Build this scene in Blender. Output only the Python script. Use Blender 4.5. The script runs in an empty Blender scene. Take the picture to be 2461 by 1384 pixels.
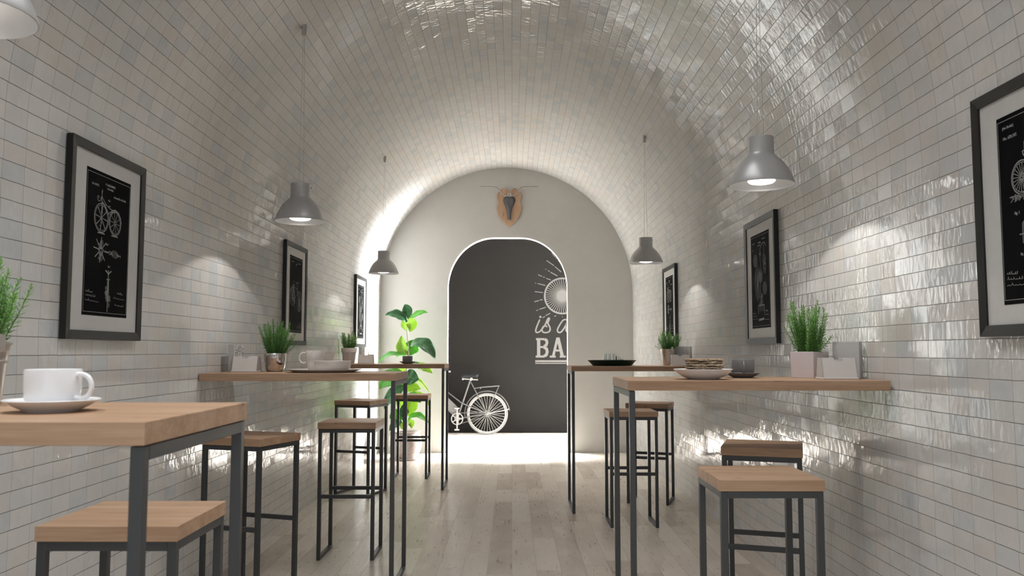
import bpy, math, random
from mathutils import Vector, Matrix, Euler

random.seed(7)
sc = bpy.context.scene
COL = sc.collection
PI = math.pi

# ------------------------------------------------------------ dimensions
XL, XR = -1.612, 1.478          # tunnel side walls
XC, RAD, SPR = -0.067, 1.545, 1.947
YB, YE = -2.3, 10.18            # tunnel front opening and end wall face
ROW, TCOL = 0.0622, 0.1211
TZ = 1.107                      # table tops

# the survey of the room: a pixel of the photograph at a known depth
_th = math.atan(152.5/2000); _c, _s = math.cos(_th), math.sin(_th)
def W(px, py, Y):
    a = (px-1230.5)/2000; b = (692-py)/2000
    dx, dy, dz = a, _c-b*_s, _s+b*_c
    t = Y/dy
    return Vector((dx*t, Y, 1.22+dz*t))

# ------------------------------------------------------------ node helpers
def new_mat(name):
    m = bpy.data.materials.new(name); m.use_nodes = True
    nt = m.node_tree; nt.nodes.clear()
    out = nt.nodes.new('ShaderNodeOutputMaterial')
    return m, nt, out
def N(nt, typ, **kw):
    n = nt.nodes.new(typ)
    for k, v in kw.items():
        if k == 'op': n.operation = v
        elif k.startswith('i_'): n.inputs[k[2:]].default_value = v
        else: setattr(n, k, v)
    return n
def link(nt, a, b): nt.links.new(a, b)
def mth(nt, op, a, b=None, c=None, clamp=False):
    n = nt.nodes.new('ShaderNodeMath'); n.operation = op; n.use_clamp = clamp
    for i, v in enumerate((a, b, c)):
        if v is None: continue
        if isinstance(v, (int, float)): n.inputs[i].default_value = v
        else: nt.links.new(v, n.inputs[i])
    return n.outputs[0]
def ramp(nt, fac, stops, interp='LINEAR'):
    r = nt.nodes.new('ShaderNodeValToRGB'); r.color_ramp.interpolation = interp
    el = r.color_ramp.elements
    while len(el) > 1: el.remove(el[-1])
    el[0].position = stops[0][0]; el[0].color = (*stops[0][1], 1)
    for p, c in stops[1:]:
        e = el.new(p); e.color = (*c, 1)
    nt.links.new(fac, r.inputs[0]); return r.outputs[0]
def mix(nt, fac, a, b, blend='MIX'):
    n = nt.nodes.new('ShaderNodeMix'); n.data_type = 'RGBA'; n.blend_type = blend
    if isinstance(fac, (int, float)): n.inputs[0].default_value = fac
    else: nt.links.new(fac, n.inputs[0])
    for i, v in ((6, a), (7, b)):
        if isinstance(v, tuple): n.inputs[i].default_value = (*v, 1)
        else: nt.links.new(v, n.inputs[i])
    return n.outputs[2]
def noise(nt, vec, scale, detail=2, rough=.5, out=0):
    n = nt.nodes.new('ShaderNodeTexNoise'); n.inputs['Scale'].default_value = scale
    n.inputs['Detail'].default_value = detail; n.inputs['Roughness'].default_value = rough
    nt.links.new(vec, n.inputs['Vector']); return n.outputs[out]
def comb(nt, x, y, z=0.0):
    n = nt.nodes.new('ShaderNodeCombineXYZ')
    for i, v in enumerate((x, y, z)):
        if isinstance(v, (int, float)): n.inputs[i].default_value = v
        else: nt.links.new(v, n.inputs[i])
    return n.outputs[0]
def bsdf(nt, out, rough=.5, metal=0., spec=.5, color=None):
    p = nt.nodes.new('ShaderNodeBsdfPrincipled')
    p.inputs['Roughness'].default_value = rough; p.inputs['Metallic'].default_value = metal
    p.inputs['Specular IOR Level'].default_value = spec
    if color is not None:
        if isinstance(color, tuple): p.inputs['Base Color'].default_value = (*color, 1)
        else: nt.links.new(color, p.inputs['Base Color'])
    nt.links.new(p.outputs[0], out.inputs[0]); return p
def mrange(nt, v, a, b, c=0., d=1.):
    n = nt.nodes.new('ShaderNodeMapRange'); nt.links.new(v, n.inputs[0])
    for i, x in enumerate((a, b, c, d)): n.inputs[i+1].default_value = x
    return n.outputs[0]
def objco(nt):
    return nt.nodes.new('ShaderNodeTexCoord').outputs['Object']

def simple(name, col, rough=.5, metal=0., spec=.5, var=.06, scale=30, bump=0.):
    """a plain surface with a little procedural unevenness of its own"""
    m, nt, out = new_mat(name)
    co = objco(nt)
    n = noise(nt, co, scale, 3)
    c = mix(nt, n, tuple(x*(1-var) for x in col), tuple(min(1, x*(1+var)) for x in col))
    p = bsdf(nt, out, rough, metal, spec, c)
    if bump:
        b = N(nt, 'ShaderNodeBump'); b.inputs['Distance'].default_value = bump; b.inputs['Strength'].default_value = 1
        link(nt, n, b.inputs['Height']); link(nt, b.outputs[0], p.inputs['Normal'])
    return m

# ------------------------------------------------------------ materials
def tile_material():
    m, nt, out = new_mat('glazed_zellige_tile')
    uv = N(nt, 'ShaderNodeUVMap'); sp = N(nt, 'ShaderNodeSeparateXYZ'); link(nt, uv.outputs[0], sp.inputs[0])
    u, v = sp.outputs[0], sp.outputs[1]
    wob = noise(nt, comb(nt, mth(nt, 'MULTIPLY', u, .9), mth(nt, 'MULTIPLY', v, .9)), 2.6, 1)
    v = mth(nt, 'ADD', v, mth(nt, 'MULTIPLY', mth(nt, 'SUBTRACT', wob, .5), .05))
    rowid = mth(nt, 'FLOOR', v)
    wn = N(nt, 'ShaderNodeTexWhiteNoise', noise_dimensions='1D'); link(nt, rowid, wn.inputs['W'])
    u = mth(nt, 'ADD', u, mth(nt, 'MULTIPLY', mth(nt, 'SUBTRACT', wn.outputs[0], .5), .07))
    colid = mth(nt, 'FLOOR', u)
    fu = mth(nt, 'SUBTRACT', u, colid); fv = mth(nt, 'SUBTRACT', v, rowid)
    eu = mth(nt, 'MULTIPLY', mth(nt, 'MINIMUM', fu, mth(nt, 'SUBTRACT', 1, fu)), TCOL)
    ev = mth(nt, 'MULTIPLY', mth(nt, 'MINIMUM', fv, mth(nt, 'SUBTRACT', 1, fv)), ROW)
    # every 17th upright joint is a wider panel joint
    un = mth(nt, 'ROUND', u)
    seam = mth(nt, 'LESS_THAN', mth(nt, 'ABSOLUTE', mth(nt, 'SUBTRACT', mth(nt, 'FLOORED_MODULO', un, 17), 0)), .5)
    wide = mth(nt, 'MULTIPLY', seam, .0007)
    mu = mrange(nt, mth(nt, 'SUBTRACT', eu, wide), .0002, .0011)
    mv = mrange(nt, ev, .0006, .0014)
    tile = mth(nt, 'MINIMUM', mu, mv)
    idv = comb(nt, colid, rowid)
    w2 = N(nt, 'ShaderNodeTexWhiteNoise', noise_dimensions='2D'); link(nt, idv, w2.inputs['Vector'])
    w3 = N(nt, 'ShaderNodeTexWhiteNoise', noise_dimensions='3D'); link(nt, comb(nt, colid, rowid, 5.3), w3.inputs['Vector'])
    s3 = N(nt, 'ShaderNodeSeparateColor'); link(nt, w3.outputs[1], s3.inputs[0])
    tint = ramp(nt, w2.outputs[0], [(0, (.57, .565, .55)), (.30, (.60, .595, .575)), (.52, (.60, .58, .55)),
                                    (.68, (.585, .55, .51)), (.78, (.61, .605, .595)), (.88, (.54, .555, .56)), (1, (.505, .53, .545))])
    cloud = noise(nt, comb(nt, mth(nt, 'MULTIPLY', u, .5), mth(nt, 'MULTIPLY', v, .25)), 3, 3)
    tint = mix(nt, mrange(nt, cloud, .35, .7, 0, .35), tint, (.66, .655, .64))
    streak = noise(nt, comb(nt, mth(nt, 'MULTIPLY', u, 5), mth(nt, 'MULTIPLY', v, .8)), 1.5, 3)
    tint = mix(nt, mrange(nt, streak, .35, .85, 0, .14), tint, (.50, .49, .47))
    gro = mix(nt, mv, (.095, .09, .08), (.23, .22, .20))
    base = mix(nt, tile, gro, tint)
    p = bsdf(nt, out, .09, 0, .5, base)
    rr = mrange(nt, tile, 0, 1, .8, .10); link(nt, rr, p.inputs['Roughness'])
    # relief: each tile leans a little, the glaze is wavy, joints are sunk
    tilt = mth(nt, 'ADD',
               mth(nt, 'MULTIPLY', mth(nt, 'SUBTRACT', fu, .5), mth(nt, 'MULTIPLY', mth(nt, 'SUBTRACT', s3.outputs[0], .5), .0042)),
               mth(nt, 'MULTIPLY', mth(nt, 'SUBTRACT', fv, .5), mth(nt, 'MULTIPLY', mth(nt, 'SUBTRACT', s3.outputs[1], .5), .0030)))
    wv = noise(nt, comb(nt, mth(nt, 'ADD', mth(nt, 'MULTIPLY', u, 4.3), mth(nt, 'MULTIPLY', s3.outputs[2], 40)),
                        mth(nt, 'MULTIPLY', v, 1.0)), 1.0, 2, .45)
    wav = mth(nt, 'MULTIPLY', mth(nt, 'SUBTRACT', wv, .5), mrange(nt, mth(nt, 'POWER', s3.outputs[2], 1.6), 0, 1, .0007, .0052))
    h = mth(nt, 'ADD', mth(nt, 'ADD', tilt, wav), mth(nt, 'MULTIPLY', tile, .0006))
    b = N(nt, 'ShaderNodeBump'); b.inputs['Distance'].default_value = 1; b.inputs['Strength'].default_value = .8
    link(nt, h, b.inputs['Height']); link(nt, b.outputs[0], p.inputs['Normal'])
    return m

def floor_material():
    m, nt, out = new_mat('pale_plank_floor')
    sp = N(nt, 'ShaderNodeSeparateXYZ'); link(nt, objco(nt), sp.inputs[0])
    x, y = sp.outputs[0], sp.outputs[1]
    PW = .138
    cu = mth(nt, 'DIVIDE', x, PW); ci = mth(nt, 'FLOOR', cu); fu = mth(nt, 'SUBTRACT', cu, ci)
    w1 = N(nt, 'ShaderNodeTexWhiteNoise', noise_dimensions='1D'); link(nt, ci, w1.inputs['W'])
    yy = mth(nt, 'ADD', y, mth(nt, 'MULTIPLY', w1.outputs[0], 5.7))
    cv = mth(nt, 'DIVIDE', yy, .95)
    cv = mth(nt, 'ADD', cv, mth(nt, 'MULTIPLY', mth(nt, 'SINE', mth(nt, 'MULTIPLY', yy, 2.3)), .3))
    vi = mth(nt, 'FLOOR', cv); fv = mth(nt, 'SUBTRACT', cv, vi)
    w2 = N(nt, 'ShaderNodeTexWhiteNoise', noise_dimensions='2D'); link(nt, comb(nt, ci, vi), w2.inputs['Vector'])
    sc2 = N(nt, 'ShaderNodeSeparateColor'); link(nt, w2.outputs[1], sc2.inputs[0])
    base = ramp(nt, sc2.outputs[0], [(0, (.40, .335, .28)), (.25, (.52, .45, .385)), (.5, (.61, .54, .465)), (.8, (.67, .605, .53)), (1, (.71, .65, .585))])
    off = mth(nt, 'MULTIPLY', sc2.outputs[1], 30)
    pv = comb(nt, mth(nt, 'ADD', mth(nt, 'MULTIPLY', x, 55), off), mth(nt, 'ADD', mth(nt, 'MULTIPLY', y, 5), off), off)
    grain = noise(nt, pv, 1, 4, .6)
    base = mix(nt, mrange(nt, grain, .3, .75, 0, .28), base, (.42, .34, .275))
    cl = noise(nt, comb(nt, mth(nt, 'ADD', mth(nt, 'MULTIPLY', x, 9), off), mth(nt, 'MULTIPLY', y, 3), off), 1, 3)
    base = mix(nt, mrange(nt, cl, .45, .75, 0, .5), base, (.70, .635, .56))
    # knots and short cracks
    kn = noise(nt, comb(nt, mth(nt, 'ADD', mth(nt, 'MULTIPLY', x, 13), off), mth(nt, 'ADD', mth(nt, 'MULTIPLY', y, 21), off), off), 1, 4, .65)
    base = mix(nt, mrange(nt, kn, .665, .73, 0, .85), base, (.16, .10, .06))
    cr = noise(nt, comb(nt, mth(nt, 'ADD', mth(nt, 'MULTIPLY', x, 10), off), mth(nt, 'ADD', mth(nt, 'MULTIPLY', y, 2.2), off), off), 1, 5, .6)
    line = mth(nt, 'ABSOLUTE', mth(nt, 'SUBTRACT', cr, .57))
    gate = mrange(nt, noise(nt, comb(nt, mth(nt, 'MULTIPLY', x, 5), mth(nt, 'MULTIPLY', y, 4), 3.0), 1, 2), .58, .64)
    base = mix(nt, mth(nt, 'MULTIPLY', mrange(nt, line, .0, .008, .8, 0), gate), base, (.15, .09, .055))
    eu = mth(nt, 'MULTIPLY', mth(nt, 'MINIMUM', fu, mth(nt, 'SUBTRACT', 1, fu)), PW)
    ev = mth(nt, 'MULTIPLY', mth(nt, 'MINIMUM', fv, mth(nt, 'SUBTRACT', 1, fv)), .95)
    j = mth(nt, 'MINIMUM', mrange(nt, eu, .0003, .0014), mrange(nt, ev, .0002, .0012))
    base = mix(nt, j, (.22, .17, .13), base)
    p = bsdf(nt, out, .3, 0, .45, base)
    link(nt, mrange(nt, grain, .2, .8, .22, .42), p.inputs['Roughness'])
    b = N(nt, 'ShaderNodeBump'); b.inputs['Distance'].default_value = .0006; b.inputs['Strength'].default_value = .7
    link(nt, mth(nt, 'ADD', j, mth(nt, 'MULTIPLY', grain, .25)), b.inputs['Height']); link(nt, b.outputs[0], p.inputs['Normal'])
    return m

def oak_material(name='oak_board', axis=0, light=1.0):
    m, nt, out = new_mat(name)
    tc = N(nt, 'ShaderNodeTexCoord'); oi = N(nt, 'ShaderNodeObjectInfo')
    sp = N(nt, 'ShaderNodeSeparateXYZ'); link(nt, tc.outputs['Object'], sp.inputs[0])
    r = mth(nt, 'MULTIPLY', oi.outputs['Random'], 19)
    L, A, B = (sp.outputs[axis], sp.outputs[(axis+1) % 3], sp.outputs[(axis+2) % 3])
    v1 = comb(nt, mth(nt, 'ADD', mth(nt, 'MULTIPLY', L, 2.2), r), mth(nt, 'ADD', mth(nt, 'MULTIPLY', A, 26), r), mth(nt, 'MULTIPLY', B, 26))
    g = noise(nt, v1, 1, 4, .55)
    v2 = comb(nt, mth(nt, 'ADD', mth(nt, 'MULTIPLY', L, 8), r), mth(nt, 'MULTIPLY', A, 190), mth(nt, 'ADD', mth(nt, 'MULTIPLY', B, 190), r))
    f = noise(nt, v2, 1, 2)
    c = ramp(nt, g, [(.25, (.30*light, .175*light, .098*light)), (.48, (.40*light, .25*light, .155*light)), (.75, (.49*light, .33*light, .22*light))])
    c = mix(nt, mrange(nt, f, .4, .75, 0, .45), c, (.25*light, .145*light, .08*light))
    # lengthwise staves
    st = mth(nt, 'FLOOR', mth(nt, 'DIVIDE', mth(nt, 'ADD', A, 3.0), .085))
    wn = N(nt, 'ShaderNodeTexWhiteNoise', noise_dimensions='1D'); link(nt, mth(nt, 'ADD', st, r), wn.inputs['W'])
    c = mix(nt, mrange(nt, wn.outputs[0], 0, 1, 0, .22), c, (.50*light, .35*light, .24*light))
    k = noise(nt, comb(nt, mth(nt, 'ADD', mth(nt, 'MULTIPLY', L, 9), r), mth(nt, 'ADD', mth(nt, 'MULTIPLY', A, 24), r), mth(nt, 'MULTIPLY', B, 24)), 1, 3)
    c = mix(nt, mrange(nt, k, .69, .74, 0, .85), c, (.12, .055, .025))
    p = bsdf(nt, out, .48, 0, .35, c)
    b = N(nt, 'ShaderNodeBump'); b.inputs['Distance'].default_value = .0004; b.inputs['Strength'].default_value = .5
    link(nt, f, b.inputs['Height']); link(nt, b.outputs[0], p.inputs['Normal'])
    return m

def plaster_material():
    m, nt, out = new_mat('mottled_plaster')
    co = objco(nt)
    a = noise(nt, co, 1.7, 4, .5); d = noise(nt, co, 6, 5, .6)
    c = ramp(nt, a, [(.3, (.38, .38, .345)), (.5, (.395, .375, .35)), (.7, (.405, .395, .365))])
    c = mix(nt, mrange(nt, d, .35, .7, 0, .3), c, (.44, .425, .40))
    p = bsdf(nt, out, .75, 0, .3, c)
    b = N(nt, 'ShaderNodeBump'); b.inputs['Distance'].default_value = .002; b.inputs['Strength'].default_value = .4
    link(nt, d, b.inputs['Height']); link(nt, b.outputs[0], p.inputs['Normal'])
    return m

def leaf_material(name, top, under, trans, tfac=.45, rough=.35, veins=True):
    m, nt, out = new_mat(name)
    co = objco(nt)
    n = noise(nt, co, 18, 3)
    c = mix(nt, n, top, under)
    if veins:
        uv = N(nt, 'ShaderNodeUVMap'); sp = N(nt, 'ShaderNodeSeparateXYZ'); link(nt, uv.outputs[0], sp.inputs[0])
        ac = mth(nt, 'ABSOLUTE', sp.outputs[0])
        mid = mrange(nt, ac, .02, .06, 1, 0)
        lat = mth(nt, 'FRACT', mth(nt, 'SUBTRACT', mth(nt, 'MULTIPLY', sp.outputs[1], 7), mth(nt, 'MULTIPLY', ac, 1.6)))
        lat = mrange(nt, mth(nt, 'ABSOLUTE', mth(nt, 'SUBTRACT', lat, .5)), .02, .09, .7, 0)
        c = mix(nt, mth(nt, 'MAXIMUM', mid, lat), c, tuple(min(1, x*1.5+.05) for x in under))
    p = nt.nodes.new('ShaderNodeBsdfPrincipled'); p.inputs['Roughness'].default_value = rough
    link(nt, c, p.inputs['Base Color'])
    t = nt.nodes.new('ShaderNodeBsdfTranslucent')
    tcx = mix(nt, n, trans, tuple(x*.6 for x in trans)); link(nt, tcx, t.inputs[0])
    ms = nt.nodes.new('ShaderNodeMixShader'); ms.inputs[0].default_value = tfac
    link(nt, p.outputs[0], ms.inputs[1]); link(nt, t.outputs[0], ms.inputs[2]); link(nt, ms.outputs[0], out.inputs[0])
    return m

def emis(name, col, s):
    m, nt, out = new_mat(name)
    e = nt.nodes.new('ShaderNodeEmission'); e.inputs[0].default_value = (*col, 1); e.inputs[1].default_value = s
    link(nt, e.outputs[0], out.inputs[0]); return m

def glass_mat():
    m, nt, out = new_mat('clear_glass')
    p = bsdf(nt, out, .02, 0, .5, (.95, .97, .96)); p.inputs['Transmission Weight'].default_value = 1; p.inputs['IOR'].default_value = 1.46
    return m

def pottery_mat():
    m, nt, out = new_mat('weathered_clay')
    co = objco(nt); a = noise(nt, co, 9, 5, .65); d = noise(nt, co, 45, 3)
    c = ramp(nt, a, [(.3, (.30, .245, .22)), (.5, (.42, .36, .33)), (.7, (.52, .47, .44))])
    c = mix(nt, mrange(nt, d, .5, .75, 0, .5), c, (.27, .20, .17))
    p = bsdf(nt, out, .85, 0, .2, c)
    b = N(nt, 'ShaderNodeBump'); b.inputs['Distance'].default_value = .003; link(nt, a, b.inputs['Height']); link(nt, b.outputs[0], p.inputs['Normal'])
    return m

def bread_mat():
    m, nt, out = new_mat('seeded_crispbread')
    co = objco(nt); a = noise(nt, co, 90, 4, .7)
    c = ramp(nt, a, [(.3, (.14, .095, .06)), (.5, (.34, .25, .17)), (.7, (.52, .42, .31))])
    p = bsdf(nt, out, .9, 0, .15, c)
    b = N(nt, 'ShaderNodeBump'); b.inputs['Distance'].default_value = .003; link(nt, a, b.inputs['Height']); link(nt, b.outputs[0], p.inputs['Normal'])
    return m

def graphic_mat():
    m, nt, out = new_mat('printed_scribble_pattern')
    co = objco(nt)
    a = noise(nt, co, 95, 3, .7)
    c = mix(nt, mrange(nt, a, .47, .52), (.12, .115, .11), (.62, .60, .58))
    bsdf(nt, out, .45, 0, .4, c); return m

M = dict(
    tile=tile_material(), floor=floor_material(), oak=oak_material(), oakv=oak_material('oak_shield', 2, .8),
    plaster=plaster_material(),
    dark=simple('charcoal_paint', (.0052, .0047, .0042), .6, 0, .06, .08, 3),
    white=simple('white_paint', (.78, .77, .75), .6),
    steel=simple('anthracite_steel', (.040, .042, .044), .42, .0, .5, .08, 40),
    shade=simple('grey_lacquered_metal', (.46, .455, .45), .34, .25, .5, .03, 10),
    shadein=simple('satin_lamp_interior', (.50, .49, .48), .38, .3),
    wire=simple('pale_wire', (.45, .43, .40), .5),
    frame=simple('black_frame_lacquer', (.014, .0135, .013), .4, 0, .3),
    matb=simple('pale_grey_mat_board', (.55, .54, .52), .8),
    print_=simple('black_print', (.005, .005, .0055), .6, 0, .02, .5, 12),
    ink=simple('chalk_white_ink', (.34, .34, .33), .7, 0, .1),
    porc=simple('white_porcelain', (.80, .80, .81), .16, 0, .5, .01),
    porcw=simple('cream_porcelain', (.66, .61, .58), .18, 0, .5, .02),
    grey=simple('slate_grey_stoneware', (.17, .168, .172), .3, 0, .5, .05),
    green=simple('bottle_green_enamel', (.010, .028, .018), .25, 0, .5, .1),
    chrome=simple('polished_chrome', (.62, .60, .58), .06, 1., .5, .01),
    zinc=simple('brushed_zinc', (.56, .53, .50), .32, .75, .5, .12, 14),
    clayw=simple('whitewashed_clay', (.62, .56, .53), .45, 0, .4, .05),
    lilac=simple('pale_lilac_ceramic', (.62, .55, .56), .25, 0, .5, .04),
    acr=simple('pearly_plastic', (.62, .59, .57), .3, 0, .5, .04),
    acrd=simple('mid_grey_plastic', (.40, .37, .355), .35, 0, .5, .04),  # darker grey plastic of the dispenser end plates
    slab=simple('pale_grey_card', (.46, .455, .45), .5, 0, .4, .03),
    slabd=simple('taupe_card_edge', (.26, .235, .22), .55),
    graphic=graphic_mat(),
    paper=simple('folded_paper', (.74, .73, .72), .8),
    soil=simple('dark_soil', (.035, .022, .014), .95, 0, .2, .4, 60, .004),
    herb=leaf_material('rosemary_needles', (.055, .17, .040), (.13, .30, .085), (.25, .48, .10), .3, .5, False),
    herbl=leaf_material('young_rosemary_needles', (.09, .26, .055), (.20, .42, .11), (.30, .60, .12), .3, .5, False),
    twig=simple('green_brown_twig', (.085, .15, .045), .8),
    bark=simple('grey_brown_bark', (.16, .12, .085), .8),
    figd=leaf_material('dark_fig_leaf', (.010, .075, .028), (.035, .13, .04), (.06, .22, .04), .25),
    figm=leaf_material('green_fig_leaf', (.045, .18, .035), (.11, .29, .06), (.20, .46, .06), .45),
    figl=leaf_material('lime_fig_leaf', (.18, .34, .045), (.34, .47, .10), (.42, .60, .09), .5),
    clay=pottery_mat(), bread=bread_mat(), glass=glass_mat(),
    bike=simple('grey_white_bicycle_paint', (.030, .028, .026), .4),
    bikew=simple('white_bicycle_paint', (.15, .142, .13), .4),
    tyre=simple('light_grey_tyre', (.075, .072, .067), .6),
    leather2=simple('black_bicycle_saddle', (.009, .0095, .0105), .6, 0, .12),
    leather=simple('dark_saddle_leather', (.045, .047, .052), .38),
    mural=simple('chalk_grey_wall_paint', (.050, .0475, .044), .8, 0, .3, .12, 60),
    alu=simple('brushed_aluminium', (.26, .235, .225), .5, .3),
    bulb=emis('lit_bulb', (1, .97, .92), 4.5),
)

# ------------------------------------------------------------ mesh builder
class MB:
    def __init__(s): s.v = []; s.f = []; s.uv = {}
    def box(s, x0, x1, y0, y1, z0, z1, mtx=None):
        b = len(s.v)
        for z in (z0, z1):
            for x, y in ((x0, y0), (x1, y0), (x1, y1), (x0, y1)):
                p = Vector((x, y, z)); s.v.append(mtx @ p if mtx else p)
        s.f += [[b+i for i in q] for q in ((3, 2, 1, 0), (4, 5, 6, 7), (0, 1, 5, 4), (1, 2, 6, 5), (2, 3, 7, 6), (3, 0, 4, 7))]
        return s
    def hexa(s, pts):
        b = len(s.v); s.v += [Vector(p) for p in pts]
        s.f += [[b+i for i in q] for q in ((3, 2, 1, 0), (4, 5, 6, 7), (0, 1, 5, 4), (1, 2, 6, 5), (2, 3, 7, 6), (3, 0, 4, 7))]
        return s
    def lathe(s, prof, cx=0, cy=0, n=32, closed=False, a0=0):
        b = len(s.v); k = len(prof)
        for i in range(n):
            a = 2*PI*i/n + a0
            for r, z in prof: s.v.append(Vector((cx+r*math.cos(a), cy+r*math.sin(a), z)))
        for i in range(n):
            i2 = (i+1) % n
            for j in range(k if closed else k-1):
                j2 = (j+1) % k
                s.f.append([b+i*k+j, b+i2*k+j, b+i2*k+j2, b+i*k+j2])
        if not closed:
            if prof[0][0] > 1e-5: s.f.append([b+i*k for i in range(n)][::-1])
            if prof[-1][0] > 1e-5: s.f.append([b+i*k+k-1 for i in range(n)])
        return s
    def tube(s, pts, r, n=10, closed=False, caps=True):
        pts = [Vector(p) for p in pts]; m = len(pts)
        rr = r if isinstance(r, (list, tuple)) else [r]*m
        b = len(s.v); ref = None
        for i, p in enumerate(pts):
            if closed: t = pts[(i+1) % m]-pts[i-1]
            else: t = pts[min(i+1, m-1)]-pts[max(i-1, 0)]
            t.normalize()
            if ref is None: ref = Vector((0, 0, 1)) if abs(t.z) < .9 else Vector((1, 0, 0))
            sd = t.cross(ref)
            if sd.length < 1e-6: sd = t.orthogonal()
            sd.normalize(); up = sd.cross(t).normalized(); ref = up
            for j in range(n):
                a = 2*PI*j/n
                s.v.append(p+(sd*math.cos(a)+up*math.sin(a))*rr[i])
        for i in range(m if closed else m-1):
            i2 = (i+1) % m
            for j in range(n):
                j2 = (j+1) % n
                s.f.append([b+i*n+j, b+i*n+j2, b+i2*n+j2, b+i2*n+j])
        if caps and not closed:
            s.f.append([b+j for j in range(n)][::-1]); s.f.append([b+(m-1)*n+j for j in range(n)])
        return s
    def sphere(s, c, r, n=12, sx=1, sy=1, sz=1):
        c = Vector(c); b = len(s.v); m = n//2
        for i in range(1, m):
            th = PI*i/m
            for j in range(n):
                a = 2*PI*j/n
                s.v.append(c+Vector((sx*r*math.sin(th)*math.cos(a), sy*r*math.sin(th)*math.sin(a), sz*r*math.cos(th))))
        s.v.append(c+Vector((0, 0, sz*r))); s.v.append(c-Vector((0, 0, sz*r)))
        T = len(s.v)-2
        for i in range(m-2):
            for j in range(n):
                j2 = (j+1) % n; s.f.append([b+i*n+j, b+(i+1)*n+j, b+(i+1)*n+j2, b+i*n+j2])
        for j in range(n):
            j2 = (j+1) % n
            s.f.append([T, b+j, b+j2]); s.f.append([T+1, b+(m-2)*n+j2, b+(m-2)*n+j])
        return s
    def prism(s, poly, h0, h1, fn):
        """outline in 2D, extruded from h0 to h1 through fn(a, b, h)"""
        b = len(s.v); k = len(poly)
        for h in (h0, h1):
            for a, c in poly: s.v.append(Vector(fn(a, c, h)))
        s.f.append([b+i for i in range(k)][::-1]); s.f.append([b+k+i for i in range(k)])
        for i in range(k):
            j = (i+1) % k; s.f.append([b+i, b+j, b+k+j, b+k+i])
        return s
    def ribbon(s, pts, w, fn, h=.0008, closed=False):
        """a flat drawn stroke of width w in a plane, mapped by fn(a, b, h), with a little thickness"""
        pts = [Vector((p[0], p[1])) for p in pts]; m = len(pts); L = []; R = []
        for i, p in enumerate(pts):
            if closed: t = pts[(i+1) % m]-pts[i-1]
            else: t = pts[min(i+1, m-1)]-pts[max(i-1, 0)]
            if t.length < 1e-9: t = Vector((1, 0))
            t.normalize(); nrm = Vector((-t.y, t.x))*w/2
            L.append(p+nrm); R.append(p-nrm)
        b = len(s.v)
        for i in range(m):
            for q, hh in ((L[i], 0), (R[i], 0), (R[i], h), (L[i], h)): s.v.append(Vector(fn(q.x, q.y, hh)))
        for i in range(m if closed else m-1):
            i2 = (i+1) % m; a = b+i*4; c = b+i2*4
            s.f += [[a+3, a+2, c+2, c+3], [a+2, a+1, c+1, c+2], [a, a+3, c+3, c]]
        if not closed:
            e = b+(m-1)*4
            s.f += [[b, b+1, b+2, b+3], [e+3, e+2, e+1, e]]
        return s
    def build(s, name, mat, parent=None, smooth=False, bevel=0., loc=None, segs=2):
        me = bpy.data.meshes.new(name)
        me.from_pydata([tuple(v) for v in s.v], [], s.f); me.update()
        if s.uv:
            ul = me.uv_layers.new(name='UVMap')
            for p in me.polygons:
                for li in p.loop_indices: ul.data[li].uv = s.uv.get(me.loops[li].vertex_index, (0, 0))
        if isinstance(mat, (list, tuple)):
            for q in mat: me.materials.append(q)
        else: me.materials.append(mat)
        if smooth:
            for p in me.polygons: p.use_smooth = True
        o = bpy.data.objects.new(name, me); COL.objects.link(o)
        if parent: o.parent = parent
        if loc is not None: o.location = loc
        if bevel:
            md = o.modifiers.new('bevel', 'BEVEL'); md.width = bevel; md.segments = segs; md.limit_method = 'ANGLE'; md.angle_limit = .7
        if smooth:
            md = o.modifiers.new('edges', 'EDGE_SPLIT'); md.split_angle = .7
        return o

def empty(name, loc, rz=0):
    o = bpy.data.objects.new(name, None); COL.objects.link(o); o.location = loc; o.rotation_euler = (0, 0, rz)
    o.empty_display_size = .1; return o
def tag(o, label, cat, group=None, kind=None):
    o['label'] = label; o['category'] = cat
    if group: o['group'] = group
    if kind: o['kind'] = kind
    return o
def struct(o): o['kind'] = 'structure'; return o
def kids(o): return [c for c in bpy.data.objects if c.parent == o]
def copy_tree(o, parent=None):
    c = o.copy(); COL.objects.link(c)
    if parent: c.parent = parent
    for ch in kids(o): copy_tree(ch, c)
    return c

# ------------------------------------------------------------ the shell
def profile_pts():
    """tunnel cross-section as (x, z, s), s in tile rows, from the right floor over the crown to the left floor"""
    s0 = ROW*math.ceil(0)  # rows counted so that a joint runs along the crown line x = 0
    sc0 = SPR + RAD*math.acos((0-XC)/RAD)                # arc length up the right side to x = 0
    ph = sc0/ROW
    ph -= math.floor(ph)
    tot = 2*SPR+PI*RAD
    out = []; ss = [0.0]; k = 0
    while True:
        q = (k+ph)*ROW
        if q >= tot: break
        if q > 1e-4: ss.append(q)
        k += 1
    ss += [tot, SPR, SPR+PI*RAD]
    ss = sorted(set(round(q, 6) for q in ss))
    for q in ss:
        if q <= SPR: x, z = XR, q
        elif q <= SPR+PI*RAD:
            a = (q-SPR)/RAD; x, z = XC+RAD*math.cos(a), SPR+RAD*math.sin(a)
        else: x, z = XL, SPR-(q-SPR-PI*RAD)
        out.append((x, z, q/ROW-ph+60, q))
    return out
PP = profile_pts()
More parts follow.
